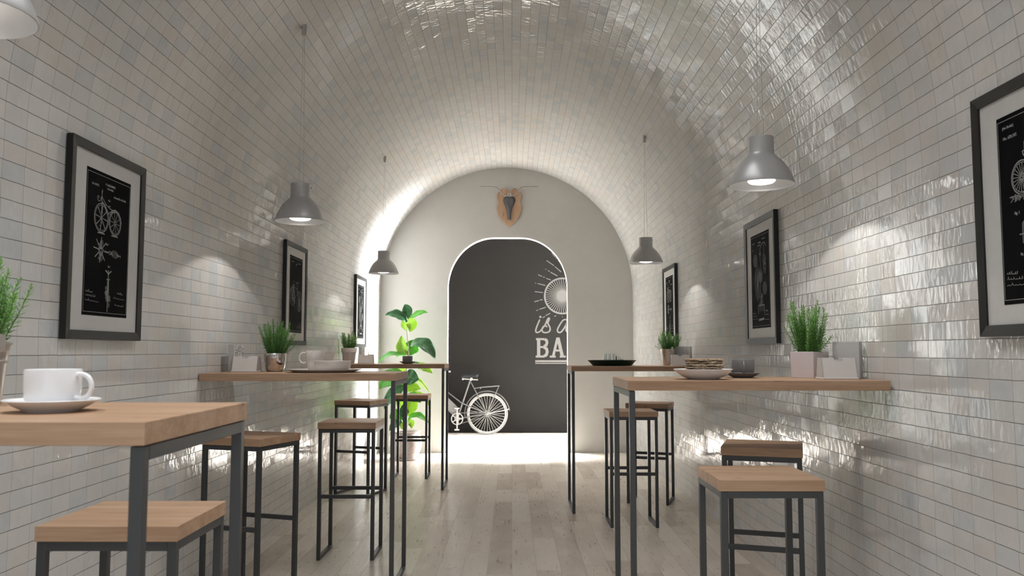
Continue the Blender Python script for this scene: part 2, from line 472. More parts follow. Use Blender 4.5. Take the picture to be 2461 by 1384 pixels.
def shell(name, sel):
    mb = MB(); ys = [YB, 2, 6, YE]
    pts = [p for p in PP if sel(p[3])]
    for i, (x, z, s, q) in enumerate(pts):
        for y in ys:
            mb.uv[len(mb.v)] = ((y-4.17)/TCOL+170, s); mb.v.append(Vector((x, y, z)))
    n = len(ys)
    for i in range(len(pts)-1):
        for j in range(n-1):
            a = i*n+j; mb.f.append([a, a+n, a+n+1, a+1])
    # cheap outer skin for thickness
    b = len(mb.v)
    for (x, z, s, q) in pts:
        if q <= SPR: ox, oz = XR+.15, z
        elif q <= SPR+PI*RAD:
            a = (q-SPR)/RAD; ox, oz = XC+(RAD+.15)*math.cos(a), SPR+(RAD+.15)*math.sin(a)
        else: ox, oz = XL-.15, z
        for y in (YB, YE-.002): mb.v.append(Vector((ox, y, oz)))
    for i in range(len(pts)-1):
        a = b+2*i; mb.f.append([a, a+1, a+3, a+2])
        mb.f.append([i*n, a, a+2, (i+1)*n])
    return struct(mb.build(name, M['tile']))
e = 1e-5
shell('wall_right', lambda q: q <= SPR+e)
shell('ceiling', lambda q: SPR-e <= q <= SPR+PI*RAD+e)
shell('wall_left', lambda q: q >= SPR+PI*RAD-e)

DX0, DX1, DT, DR = -.787, .680, 2.619, .57       # doorway
def end_wall():
    mb = MB(); X0, X1, ZT, Y0, Y1 = -3.2, 3.3, 3.75, YE, YE+.12
    rz = .62
    xs = [X0, DX0-.001]
    n = 20
    arc = []
    for i in range(n+1):
        a = PI/2*i/n; arc.append((DX0+DR*(1-math.cos(a)), DT-rz+rz*math.sin(a)))
    arc += [(DX1-(x-DX0), z) for x, z in arc[::-1]]
    # faces above the opening
    def quad(a, b, c, d): 
        k = len(mb.v); mb.v.extend([Vector(a), Vector(b), Vector(c), Vector(d)]); mb.f.append([k, k+1, k+2, k+3])
    for Y, fl in ((Y0, 1), (Y1, -1)):
        def q(x0, z0, x1, z1, x2, z2, x3, z3):
            P = [(x0, Y, z0), (x1, Y, z1), (x2, Y, z2), (x3, Y, z3)]
            quad(*(P if fl == 1 else P[::-1]))
        q(X0, 0, DX0, 0, DX0, ZT, X0, ZT); q(DX1, 0, X1, 0, X1, ZT, DX1, ZT)
        for i in range(len(arc)-1):
            (xa, za), (xb, zb) = arc[i], arc[i+1]
            if xb-xa > 1e-6: q(xa, za, xb, zb, xb, ZT, xa, ZT)
    full = [(DX0, 0)]+arc+[(DX1, 0)]
    for i in range(len(full)-1):
        (xa, za), (xb, zb) = full[i], full[i+1]
        quad((xa, Y0, za), (xa, Y1, za), (xb, Y1, zb), (xb, Y0, zb))
    k = len(mb.v)
    quad((X0, Y0, ZT), (X1, Y0, ZT), (X1, Y1, ZT), (X0, Y1, ZT))
    quad((X0, Y0, 0), (X0, Y0, ZT), (X0, Y1, ZT), (X0, Y1, 0)); quad((X1, Y0, 0), (X1, Y1, 0), (X1, Y1, ZT), (X1, Y0, ZT))
    o = mb.build('wall_end', [M['plaster'], M['white']])
    for p in o.data.polygons:
        c = p.center
        if Y0+.01 < c.y < Y1-.01 or c.y > Y1-.01: p.material_index = 1
    return struct(o)
end_wall()
YF = 12.63                                        # dark wall of the room beyond
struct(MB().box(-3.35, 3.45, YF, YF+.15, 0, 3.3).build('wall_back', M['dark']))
struct(MB().box(-3.35, -3.2, YE+.12, YF, 0, 3.3).build('wall_back_left', M['white']))
struct(MB().box(-3.35, 3.45, YE+.12, YF+.15, 3.2, 3.35).build('ceiling_back', M['white']))
wr = MB(); WY0, WY1, WZ0, WZ1 = 10.45, 12.55, .06, 2.95
for b in ((3.3, 3.45, YE+.12, WY0, 0, 3.2), (3.3, 3.45, WY1, YF, 0, 3.2), (3.3, 3.45, WY0, WY1, 0, WZ0), (3.3, 3.45, WY0, WY1, WZ1, 3.2)): wr.box(*b)
struct(wr.build('wall_back_right', M['white']))
wf = MB()
for b in ((3.33, 3.38, WY0, WY0+.05, WZ0, WZ1), (3.33, 3.38, WY1-.05, WY1, WZ0, WZ1), (3.33, 3.38, WY0, WY1, WZ0, WZ0+.05), (3.33, 3.38, WY0, WY1, WZ1-.05, WZ1), (3.34, 3.37, 11.48, 11.52, WZ0, WZ1)): wf.box(*b)
struct(wf.build('window_1', M['steel']))
struct(MB().box(-3.35, 3.45, YB, YF+.15, -.12, 0).build('floor', M['floor']))
# glazed front of the bar behind the camera
fr = MB()
for x in (XL+.02, -.62, .42, XR-.05): fr.box(x, x+.05, YB+.02, YB+.07, 0, SPR+ (1.0 if -1 < x < 1 else .1))
fr.box(XL, XR, YB+.02, YB+.07, SPR, SPR+.05); fr.box(XL, XR, YB+.02, YB+.07, 0, .1)
struct(fr.build('window_2', M['steel']))

# ------------------------------------------------------------ tables
TD, TT = .52, .038
def table(x0, x1, y0, side, label):
    """side -1: the legs stand at the right-hand end (left row); +1: at the left-hand end"""
    t = empty('bar_table', ((x0+x1)/2, y0+TD/2, 0)); hx = (x1-x0)/2
    tag(t, label, 'table', 'high bar tables along the walls')
    MB().box(-hx, hx, -TD/2, TD/2, TZ-TT, TZ).build('table_top', M['oak'], t, bevel=.0015)
    lx = (hx-.003-.022 if side < 0 else -hx+.003); ly = TD/2-.006; zt = TZ-TT-.002; q = .022
    for sy in (-1, 1):
        y = -ly if sy < 0 else ly-q
        MB().box(lx, lx+q, y, y+q, 0, zt).build('leg', M['steel'], t, bevel=.0012)
    MB().box(lx, lx+q, -ly+q, ly-q, zt-.024, zt).build('top_rail', M['steel'], t, bevel=.0012)
    MB().box(lx, lx+q, -ly+q, ly-q, 0, .02).build('foot_rail', M['steel'], t, bevel=.0012)
    return t
table(XL+.004, -.590, 1.350, -1, 'high oak bar table in the left foreground, cut by the frame, holding a white cup')
table(XL+.004, -.597, 4.295, -1, 'middle high oak bar table of the left row, holding the chrome pot and the bowl')
table(XL+.004, -.602, 7.450, -1, 'far left high oak bar table in front of the leafy fig plant')
table(.452, XR-.012, 3.240, 1, 'near right high oak bar table carrying crispbread and a grey cup')
table(.4535, XR-.012, 6.380, 1, 'far right high oak bar table carrying the green tray')

# ------------------------------------------------------------ stools
SW, ST, SZ = .344, .037, .80
def make_stool():
    t = empty('bar_stool', (0, 0, 0)); h = SW/2; q = .0215; g = h-.004
    MB().box(-h, h, -h, h, SZ-ST, SZ).build('seat', M['oak'], t, bevel=.0015)
    zt = SZ-ST-.001
    for sx in (-1, 1):
        x = -g if sx < 0 else g-q
        for sy in (-1, 1):
            y = -g if sy < 0 else g-q
            MB().box(x, x+q, y, y+q, 0, zt).build('leg', M['steel'], t, bevel=.0012)
        MB().box(x, x+q, -g+q, g-q, zt-q, zt).build('top_rail', M['steel'], t)
        MB().box(x, x+q, -g+q, g-q, 0, .02).build('foot_rail', M['steel'], t, bevel=.001)
    for sy in (-1, 1):
        y = -g if sy < 0 else g-q
        MB().box(-g+q, g-q, y, y+q, zt-q, zt).build('top_rail', M['steel'], t)
        MB().box(-g+q, g-q, y, y+q*.8, .357, .379).build('footrest', M['steel'], t, bevel=.001)
    return t
proto = make_stool()
R19 = -math.radians(19)
STOOLS = [(-.978, 2.215, 0, 'nearest left bar stool, oak seat blurred in the bottom left corner'),
          (-1.313, 4.252, R19, 'angled bar stool tucked by the wall, seen behind the near left table leg'),
          (-.978, 5.143, 0, 'straight bar stool behind the middle left table, fully seen on the floor'),
          (-1.313, 7.33, R19, 'angled bar stool by the left wall, just behind the straight one, small in the distance'),
          (-.982, 8.25, 0, 'farthest left bar stool in front of the clay plant pot'),
          (.853, 2.938, 0, 'largest right bar stool, straight, at the bottom of the picture'),
          (1.142, 3.834, R19, 'angled right bar stool by the tiled wall, directly behind the largest one'),
          (.852, 6.045, 0, 'straight right bar stool seen behind the legs of the near right table'),
          (1.140, 6.925, R19, 'farthest right bar stool, turned, next to the tiled wall')]
for i, (x, y, r, lab) in enumerate(STOOLS):
    o = proto if i == 0 else copy_tree(proto)
    o.location = (x, y, 0); o.rotation_euler = (0, 0, r)
    tag(o, lab, 'stool', 'bar stools of oak and dark steel')

# ------------------------------------------------------------ pendant lamps
def make_lamp():
    t = empty('pendant_lamp', (0, 0, 0))
    out = [(.1368, 0), (.1362, .008), (.128, .030), (.113, .063), (.094, .092), (.071, .114), (.058, .128), (.0545, .138), (.0545, .207)]
    inn = [(r-.0022 if r > .06 else r-.002, z) for r, z in out]
    prof = out+[(.0, .2075), (.0, .2055), (.0525, .205)]+inn[::-1][1:]+[(.1345, -.0012)]
    sh = MB().lathe(prof, n=48, closed=True).build('lamp_shade', [M['shade'], M['shadein']], t, smooth=True)
    n = len(prof)
    for p in sh.data.polygons:
        c = p.center; r = math.hypot(c.x, c.y)
        nx = (p.normal.x*c.x+p.normal.y*c.y)/max(r, 1e-4)
        if c.z < .2 and (nx < -.05 or (p.normal.z < -.5 and r < .128)): p.material_index = 1
    MB().lathe([(0, .010), (.030, .0115), (.050, .016), (.058, .023), (.056, .030), (.040, .040), (0, .044)], n=32).build('bulb', M['bulb'], t, smooth=True, loc=(0, 0, -.006))
    MB().lathe([(0, .044), (.022, .044), (.022, .15), (0, .15)], n=16).build('lamp_holder', M['shadein'], t, smooth=True)
    MB().tube([(-.0542, 0, .185), (-.0575, 0, .185)], .004, 8).build('screw', M['steel'], t)
    return t
LAMPS = [(-1.16, 1.717, 'pendant lamp cut off by the top left corner of the picture'),
         (-1.163, 4.53, 'grey pendant lamp above the middle left table'),
         (-1.178, 7.60, 'small pale pendant lamp on the left in front of the arched end wall'),
         (1.072, 3.53, 'largest grey pendant lamp, hanging over the near right table'),
         (1.084, 6.70, 'small pendant lamp on the right in front of the arch edge')]
lproto = make_lamp()
for i, (x, y, lab) in enumerate(LAMPS):
    o = lproto if i == 0 else copy_tree(lproto)
    z = 1.932
    o.location = (x, y, z); tag(o, lab, 'lamp', 'bell shaped grey pendant lamps')
    if x < 0:
        for c in kids(o):
            if c.name.startswith('screw'): c.rotation_euler = (0, 0, PI)
for o in [q for q in bpy.data.objects if q.name.startswith('pendant_lamp')]:
    x, z0 = o.location.x, 1.932
    zc = SPR+math.sqrt(RAD**2-(x-XC)**2)-z0
    w = MB()
    w.tube([(-.012, 0, .207), (-.003, 0, zc-.05)], .0009, 6); w.tube([(.014, 0, .207), (.004, 0, zc-.05)], .0009, 6)
    w.build('cord', M['wire'], o)
    MB().lathe([(0, zc-.055), (.012, zc-.055), (.014, zc+.004), (0, zc+.004)], n=12).build('ceiling_mount', M['wire'], o, smooth=True)
    l = bpy.data.lights.new('lamp_light', 'SPOT'); l.energy = 11.5; l.shadow_soft_size = .012; l.spot_size = math.radians(135); l.spot_blend = .10
    l.color = (1, .96, .91)
    lo = bpy.data.objects.new('lamp_light', l); COL.objects.link(lo); lo.parent = o; lo.location = (0, 0, .001)

# ------------------------------------------------------------ pictures
def circ(cx, cy, rx, ry=None, n=28, a0=0, a1=2*PI):
    ry = ry or rx
    full = abs(a1-a0-2*PI) < 1e-6
    k = n if full else n+1
    return [(cx+rx*math.cos(a0+(a1-a0)*i/n), cy+ry*math.sin(a0+(a1-a0)*i/n)) for i in range(k)]
def wheel(S, cx, cy, r, sp, w=.0016, rx=None, hub=.006):
    rx = rx or r
    S.append((circ(cx, cy, rx, r), w*1.5, True)); S.append((circ(cx, cy, rx*.88, r*.88), w*.8, True)); S.append((circ(cx, cy, hub*rx/r, hub), w, True))
    for i in range(sp):
        a = 2*PI*i/sp+.1
        S.append(([(cx+hub*math.cos(a), cy+hub*math.sin(a)), (cx+rx*.88*math.cos(a), cy+r*.88*math.sin(a))], w*.8, False))
def scrib(S, x0, y0, x1, n, amp=.004, w=.0013, seed=1, slope=0.):
    r = random.Random(seed); P = []; hh = amp*.55
    for i in range(n):
        hh = amp*r.choice((.5, .6, .8, 1.3, 1.7)); dn = r.uniform(.3, .6)
        for k in range(8):
            t = (i+k/8)/n; a = 2*PI*k/8
            P.append((x0+(x1-x0)*t+.0034*math.sin(a), y0+slope*t-hh*(.5-.5*math.cos(a))*(1 if k < 5 else .9)+dn*.001))
    S.append((P, w*.85, False))
def tangle(S, cx, cy, rx, ry, n, w=.0011, seed=3):
    r = random.Random(seed)
    for i in range(int(n*1.2)):
        a = r.random()*6.28; k = r.random()
        x, y = cx+rx*k*math.cos(a), cy+ry*k*math.sin(a)
        q = r.random()
        if q < .4: S.append((circ(x, y, r.uniform(.002, .006), r.uniform(.002, .006), 10), w*.7, True))
        else:
            b = r.choice((0, PI/2, r.random()*6.28)); l = r.uniform(.005, .013)
            S.append(([(x, y), (x+l*math.cos(b), y+l*math.sin(b)), (x+l*math.cos(b+.5)*1.2, y+l*math.sin(b+.5)*1.2)], w*.7, False))
def border(S, right=True):
    S.append(([(.004, .014), (.352, .014)], .0016, False)); S.append(([(.004, .545), (.352, .545)], .0016, False))
    if right: S.append(([(.352, .014), (.352, .545)], .0016, False)); S.append(([(.006, .014), (.006, .545)], .0012, False))
def signatures(S, sd):
    for k, (x0, x1, y) in enumerate(((.02, .075, .468), (.02, .10, .484), (.018, .125, .502), (.27, .32, .462), (.24, .335, .482), (.25, .33, .51))):
        scrib(S, x0, y, x1, 6, .005, .0014, sd+k, .004)
def art_velocipede(S, T):
    border(S)
    wheel(S, .121, .178, .056, 8, .002); wheel(S, .232, .183, .049, 10, .002)
    for i in range(8):
        a = 2*PI*i/8+.16; S.append(([(.121, .178), (.121+.05*math.cos(a), .178+.05*math.sin(a))], .0012, False))
    S.append(([(.121, .178), (.119, .10), (.118, .078)], .003, False)); S.append(([(.118, .078), (.120, .068), (.122, .078)], .004, False))
    S.append(([(.119, .10), (.108, .112), (.095, .116), (.086, .112), (.083, .103), (.088, .096), (.096, .100), (.094, .107)], .002, False))
    S.append(([(.108, .104), (.118, .094), (.130, .104), (.140, .112), (.16, .124), (.19, .132), (.205, .134)], .0022, False))
    S.append(([(.12, .114), (.14, .122), (.155, .142), (.172, .152), (.19, .146), (.205, .135), (.23, .130), (.258, .138), (.276, .155), (.284, .178)], .003, False))
    S.append(([(.121, .118), (.14, .128), (.155, .148), (.172, .158), (.195, .151), (.21, .142), (.235, .137), (.258, .146), (.27, .16)], .0014, False))
    for x in (.15, .175, .185): S.append(([(x, .126), (x+.002, .120)], .003, False))
    S.append(([(.095, .238), (.15, .238)], .004, False)); S.append(([(.205, .236), (.258, .236)], .004, False))
    tangle(S, .121, .178, .010, .030, 14, .0012, 4)
    # top view
    for i in range(8):
        a = 2*PI*i/8+.1; S.append(([(.123, .303), (.123+.055*math.cos(a), .303+.050*math.sin(a))], .0034, False))
    tangle(S, .123, .303, .018, .045, 60, .0013, 9)
    S.append(([(.123, .303), (.19, .306)], .004, False)); S.append((circ(.198, .306, .007), .002, True))
    for k in (-1, -.5, 0, .5, 1): S.append(([(.205, .307), (.225, .307+.013*k), (.25, .309+.013*k), (.272, .311)], .0014, False))
    S.append(([(.27, .311), (.288, .309), (.284, .317)], .003, False))
    # front view
    for sx in (-1, 1): S.append(([(.192, .392), (.192+sx*.012, .383), (.192+sx*.024, .378)], .0045, False))
    S.append(([(.192, .376), (.192, .425)], .0035, False)); S.append(([(.178, .412), (.206, .412)], .003, False))
    S.append(([(.187, .414), (.184, .475), (.190, .500)], .002, False)); S.append(([(.196, .414), (.200, .475), (.194, .500)], .002, False))
    S.append(([(.192, .42), (.191, .54)], .0035, False)); tangle(S, .180, .465, .008, .03, 22, .0014, 5)
    tangle(S, .205, .495, .008, .02, 12, .0014, 6); signatures(S, 20)
    T += [('No. 59,915.', .040, .060, .0115), ('P. LALLEMENT.', .145, .046, .0125), ('VELOCIPEDE.', .158, .060, .009), ('Patented Nov. 20, 1866.', .215, .084, .0105), ('Fig. 1', .17, .104, .009), ('Fig. 2', .165, .278, .009), ('Fig. 3', .185, .364, .009)]
def art_bicycle(S, T):
    border(S)
    wheel(S, .080, .300, .068, 24, .0013); wheel(S, .275, .328, .072, 28, .0013)
    S.append(([(.080, .300), (.105, .225), (.215, .235), (.145, .335), (.080, .300)], .004, False)); S.append(([(.105, .225), (.145, .335)], .004, False))
    S.append(([(.145, .335), (.075, .30)], .003, False)); S.append(([(.275, .328), (.22, .245), (.212, .20)], .004, False))
    S.append(([(.18, .198), (.20, .188), (.225, .19), (.25, .182)], .004, False)); S.append(([(.085, .212), (.105, .217), (.13, .210)], .006, False))
    S.append((circ(.145, .335, .016), .002, True)); S.append(([(.145, .335), (.15, .375), (.162, .38)], .003, False))
    S.append((circ(.275, .328, .08, .08, 16, -2.6, -.8), .003, False)); S.append((circ(.08, .30, .076, .076, 16, -2.6, -.4), .003, False))
    S.append(([(.105, .225), (.105, .19), (.118, .18)], .003, False)); tangle(S, .13, .30, .04, .05, 26, .0012, 12)
    scrib(S, .26, .49, .33, 6, .003, .0014, 31); scrib(S, .24, .505, .34, 8, .004, .0014, 32); scrib(S, .21, .52, .33, 9, .004, .0014, 33)
    T += [('No. 452,649.', .045, .046, .011), ('BICYCLE.', .165, .056, .010), ('Patented 1891.', .235, .046, .010), ('Fig. 1', .16, .07, .009)]
def art_gear(S, T):
    border(S)
    wheel(S, .130, .29, .105, 30, .0011, rx=.055); wheel(S, .09, .155, .036, 10, .0016); wheel(S, .262, .33, .036, 10, .0016)
    S.append((circ(.09, .155, .022), .002, True)); S.append((circ(.262, .33, .022), .002, True))
    S.append((circ(.185, .255, .035), .003, True)); S.append((circ(.185, .255, .024), .002, True)); tangle(S, .185, .255, .03, .03, 40, .0012, 41)
    S.append(([(.18, .13), (.19, .09), (.215, .07), (.25, .062), (.285, .07), (.295, .088)], .004, False)); S.append(([(.18, .13), (.20, .23)], .004, False))
    S.append(([(.255, .07), (.26, .13), (.285, .15), (.29, .22), (.27, .245)], .003, False)); S.append(([(.245, .13), (.25, .24)], .005, False))
    tangle(S, .18, .125, .02, .02, 12, .0014, 43); tangle(S, .27, .19, .018, .06, 26, .0012, 44)
    tangle(S, .19, .39, .035, .05, 60, .0013, 42)
    for x in (.15, .17, .19, .21, .23): S.append(([(x, .40), (x-.005, .43), (x+.004, .46)], .002, False))
    S.append(([(.13, .425), (.25, .425)], .006, False)); S.append(([(.13, .43), (.13, .475)], .005, False)); S.append(([(.25, .43), (.25, .475)], .005, False))
    S.append(([(.14, .51), (.24, .505)], .012, False)); signatures(S, 50)
    T += [('(No Model.)', .03, .052, .010), ('W. BOWN.', .15, .058, .011), ('VELOCIPEDE.', .14, .074, .009), ('2 Sheets-Sheet 1.', .225, .042, .009), ('Fig. 1', .03, .09, .009)]
def art_car(S, T):
    border(S)
    wheel(S, .112, .197, .0485, 20, .0022); wheel(S, .255, .197, .0485, 20, .0022)
    S.append(([(.112, .197), (.15, .16), (.22, .16), (.255, .197)], .004, False)); S.append(([(.13, .12), (.13, .10), (.17, .095), (.2, .12), (.24, .125), (.27, .11)], .004, False))
    S.append(([(.125, .138), (.12, .125), (.14, .12), (.15, .135)], .004, False))
    for i in range(12): S.append(([(.055+i*.02, .262), (.070+i*.02, .250)], .002, False))
    S.append(([(.05, .246), (.31, .246)], .002, False)); tangle(S, .1, .25, .05, .008, 30, .0015, 71)
    for d in (0, .006, .012): S.append(([(.125+d, .40), (.105+d, .385), (.105+d, .33), (.125+d, .315), (.24-d, .315), (.26-d, .33), (.26-d, .385), (.24-d, .40)], .0018, False))
    tangle(S, .18, .36, .05, .03, 40, .0015, 72); S.append(([(.09, .36), (.28, .36)], .003, False)); S.append((circ(.13, .357, .012, .008), .003, True))
    S.append(([(.105, .43), (.25, .43), (.25, .44), (.12, .44)], .003, False)); signatures(S, 80)
    T += [('(No Model.)', .028, .040, .011), ('No. 639,107.', .030, .072, .013), ('CARRIAGE.', .15, .045, .012), ('Fig. 1', .07, .30, .012), ('Fig. 2', .09, .42, .010)]

def text_mesh(body, size):
    cu = bpy.data.curves.new('lettering', 'FONT'); cu.body = body; cu.size = size; cu.extrude = .0003; cu.offset = size*.012
    cu.resolution_u = 2
    ob = bpy.data.objects.new('lettering', cu); COL.objects.link(ob)
    dg = bpy.context.evaluated_depsgraph_get(); me = bpy.data.meshes.new_from_object(ob.evaluated_get(dg))
    vs = [v.co.copy() for v in me.vertices]; fs = [list(p.vertices) for p in me.polygons]
    bpy.data.objects.remove(ob); bpy.data.curves.remove(cu); bpy.data.meshes.remove(me)
    return vs, fs
FW, FZ0, FZ1 = .60, 1.265, 2.008
def picture(side, yc, art, label):
    """side -1 hangs on the left wall, +1 on the right wall; local x runs to the viewer's right"""
    x = XL if side < 0 else XR
    t = empty('framed_picture', (x, yc, FZ0)); tag(t, label, 'picture', 'framed patent drawings on the tiled walls')
    t.rotation_euler = (0, 0, PI/2 if side < 0 else -PI/2)     # local -y looks into the room
    H = FZ1-FZ0; hw = FW/2; d = .028; q = .034
    fr = MB()
    inner = [(-hw+q, q), (hw-q, q), (hw-q, H-q), (-hw+q, H-q)]; outer = [(-hw, 0), (hw, 0), (hw, H), (-hw, H)]
    for i in range(4):
        j = (i+1) % 4; (ax, az), (bx, bz), (cx, cz), (dx, dz) = outer[i], outer[j], inner[j], inner[i]
        fr.hexa([(ax, -.004, az), (bx, -.004, bz), (cx, -.004, cz), (dx, -.004, dz), (ax, -d, az), (bx, -d, bz), (cx, -d+.004, cz), (dx, -d+.004, dz)])
    fr.build('frame', M['frame'], t)
    MB().box(-hw+q-.002, hw-q+.002, -d+.010, -.005, q-.002, H-q+.002).build('mat_board', M['matb'], t)
    pw, ph = .358, .558; z0 = .092; yp = -d+.009
    pr = MB().box(-pw/2, pw/2, yp, yp+.002, z0, z0+ph).build('print', M['print_'], t)
    S, T = [], []; art(S, T)
    mb = MB(); fn = lambda a, b, h: (a-pw/2, yp-.0002-h, z0+ph-b)
    for P, w, cl in S: mb.ribbon(P, w, fn, .0004, cl)
    for body, tx, ty, sz in T:
        vs, fs = text_mesh(body, sz); b = len(mb.v)
        for v in vs: mb.v.append(Vector((tx+v.x-pw/2, yp-.0004-v.z, z0+ph-ty+v.y)))
        mb.f += [[b+i for i in f] for f in fs]
    mb.build('drawing', M['ink'], pr)
    return t
picture(-1, 3.257, art_velocipede, 'large framed velocipede patent drawing on the left wall, above the blurred cup')
picture(-1, 6.121, art_bicycle, 'framed black print with a single bicycle in the middle of the left wall')
picture(-1, 8.765, art_gear, 'farthest left framed print in the bright light next to the arch')
picture(1, 2.283, art_car, 'framed print cut off by the right edge of the picture')
picture(1, 4.872, art_gear, 'framed high wheel patent drawing on the right wall, above the near table')
picture(1, 7.70, art_velocipede, 'farthest right framed print, partly hidden by a potted herb')

# ------------------------------------------------------------ potted rosemary
def foliage(mb, mb2, rad, height, n, seed, z0=0., wide=1.0, needle=.0225):
    n = int(n*1.9)
    r = random.Random(seed)
    for k in range(n):
        a = r.random()*2*PI; q = math.sqrt(r.random())
        if k < 7: a = k*2*PI/7+r.uniform(-.3, .3); q = 1
        bx, by = rad*.55*q*math.cos(a), rad*.55*q*math.sin(a)
        h = height*(1.0-.38*q*r.random()) * r.uniform(.6, 1.0)
        lean = rad*(.35+1.15*q*r.uniform(.3, 1.0))*wide
        if k % 6 == 5: lean *= 1.35; h *= .6
        P = []
        m = 9
        for i in range(m+1):
            t = i/m
            P.append(Vector((bx+math.cos(a)*lean*(t**.8)*.8+r.uniform(-.002, .002), by+math.sin(a)*lean*(t**.8)*.8+r.uniform(-.002, .002), z0+h*t)))
        mb2.tube(P, [.0018*(1-.6*i/m) for i in range(m+1)], 5)
        L = h; cnt = int(L/.0020)
        for c in range(cnt):
            t = (c+.5)/cnt
            if t < .04: continue
            f = t*m; i = min(int(f), m-1); p = P[i].lerp(P[i+1], f-i); T = (P[i+1]-P[i]).normalized()
            sd = T.orthogonal().normalized(); az = c*2.4+r.uniform(-.3, .3)
            dr = (Matrix.Rotation(az, 3, T) @ sd)
            up = .50+1.1*max(0, t-.8)*4+r.uniform(-.2, .25)
            d = (dr+T*up).normalized()
            ln = needle*(1-.35*t)*r.uniform(.75, 1.15)*(1.0 if t < .93 else .7)
            w = .0019*r.uniform(.8, 1.2); s2 = T.cross(d).normalized()
            nn = s2.cross(d).normalized()
            mid = p+d*ln*.5-nn*ln*.05; tip = p+d*ln+T*ln*.12
            b = len(mb.v)
            mb.v += [p, mid+s2*w+nn*w*.5, tip, mid-s2*w+nn*w*.5, mid-nn*w*.2]
            mb.f += [[b, b+1, b+4], [b+1, b+2, b+4], [b+2, b+3, b+4], [b+3, b, b+4]]
def herb(loc, potfn, label, seed, rad, height, n, z0, cat='potted plant', rz=0, wide=1., mat='herb', needle=.0225):
    t = empty('potted_rosemary', loc, rz); tag(t, label, cat, 'potted rosemary plants on the tables')
    potfn(t)
    MB().lathe([(0, z0-.012), (rad*.8, z0-.012), (rad*.8, z0-.006), (0, z0-.002)], n=20).build('soil', M['soil'], t, smooth=True)
    f, s = MB(), MB(); foliage(f, s, rad, height, n, seed, z0-.01, wide, needle)
    s.build('stems', M['twig'], t); f.build('foliage', M[mat], t)
    return t
def pot_bucket(t):
    o = [(.0, 0), (.047, 0), (.048, .003), (.056, .085), (.0565, .088), (.0590, .090), (.0592, .093), (.0572, .095), (.0610, .126), (.0640, .129), (.0642, .132), (.061, .133)]
    i = [(.059, .128), (.055, .09), (.046, .006), (.0, .006)]
    MB().lathe(o+i, n=36).build('bucket', M['zinc'], t, smooth=True)
    for s in (-1, 1):
        MB().box(s*.063-.003, s*.063+.003, -.010, .010, .112, .150).build('lug', M['zinc'], t, bevel=.002)
    P = [(.067*math.cos(a), -.012-.030*math.sin(a)**2, .140-.060*math.sin(a)) for a in [PI*k/14 for k in range(15)]]
    MB().tube(P, .0016, 8).build('handle', M['zinc'], t, smooth=True)
def pot_chrome(t):
    o = [(0, 0), (.040, 0), (.046, .003), (.056, .030), (.062, .065), (.0645, .103)]; i = [(.0625, .103), (.060, .065), (.054, .030), (.044, .006), (0, .006)]
    MB().lathe(o+i, n=40).build('pot', M['chrome'], t, smooth=True)
def pot_clay(t):
    o = [(0, 0), (.050, 0), (.051, .002), (.064, .104), (.0695, .105), (.0725, .142), (.0715, .145)]; i = [(.068, .145), (.064, .11), (.060, .10), (.047, .006), (0, .006)]
    MB().lathe(o+i, n=36).build('pot', M['clayw'], t, smooth=True)
def pot_square(t):
    h = .0575; b = .054; q = .004; z = .112
    mb = MB(); ring = lambda r, zz: [Vector((x*r, y*r, zz)) for x, y in ((-1, -1), (1, -1), (1, 1), (-1, 1))]
    mb.v += ring(b, 0)+ring(h, z)+ring(h-q, z)+ring(b-q, .006)
    mb.f += [[3, 2, 1, 0], [12, 13, 14, 15]]
    for k in (0, 4, 8):
        for j in range(4): mb.f.append([k+j, k+(j+1) % 4, k+4+(j+1) % 4, k+4+j])
    mb.build('pot', M['lilac'], t, bevel=.002)
herb((-1.137, 1.775, TZ), pot_bucket, 'rosemary in a zinc bucket at the left edge, behind the white cup', 21, .056, .205, 24, .124, rz=-.3, mat='herbl')
herb((-1.337, 4.715, TZ), pot_chrome, 'rosemary in a shiny chrome pot on the middle left table', 5, .060, .215, 30, .098, wide=1.1)
herb((-1.520, 7.78, TZ), pot_clay, 'small rosemary in a whitewashed flowerpot on the far left table', 9, .062, .19, 24, .138, wide=.85)
herb((1.284, 3.605, TZ), pot_square, 'tall rosemary in a square pale pot on the near right table', 14, .056, .250, 30, .106, rz=math.radians(37), wide=1.1, mat='herbl')
herb((1.268, 6.78, TZ), pot_bucket, 'rosemary in a zinc bucket on the far right table, before the last picture', 33, .056, .185, 28, .126, rz=-1.2, wide=1.15)

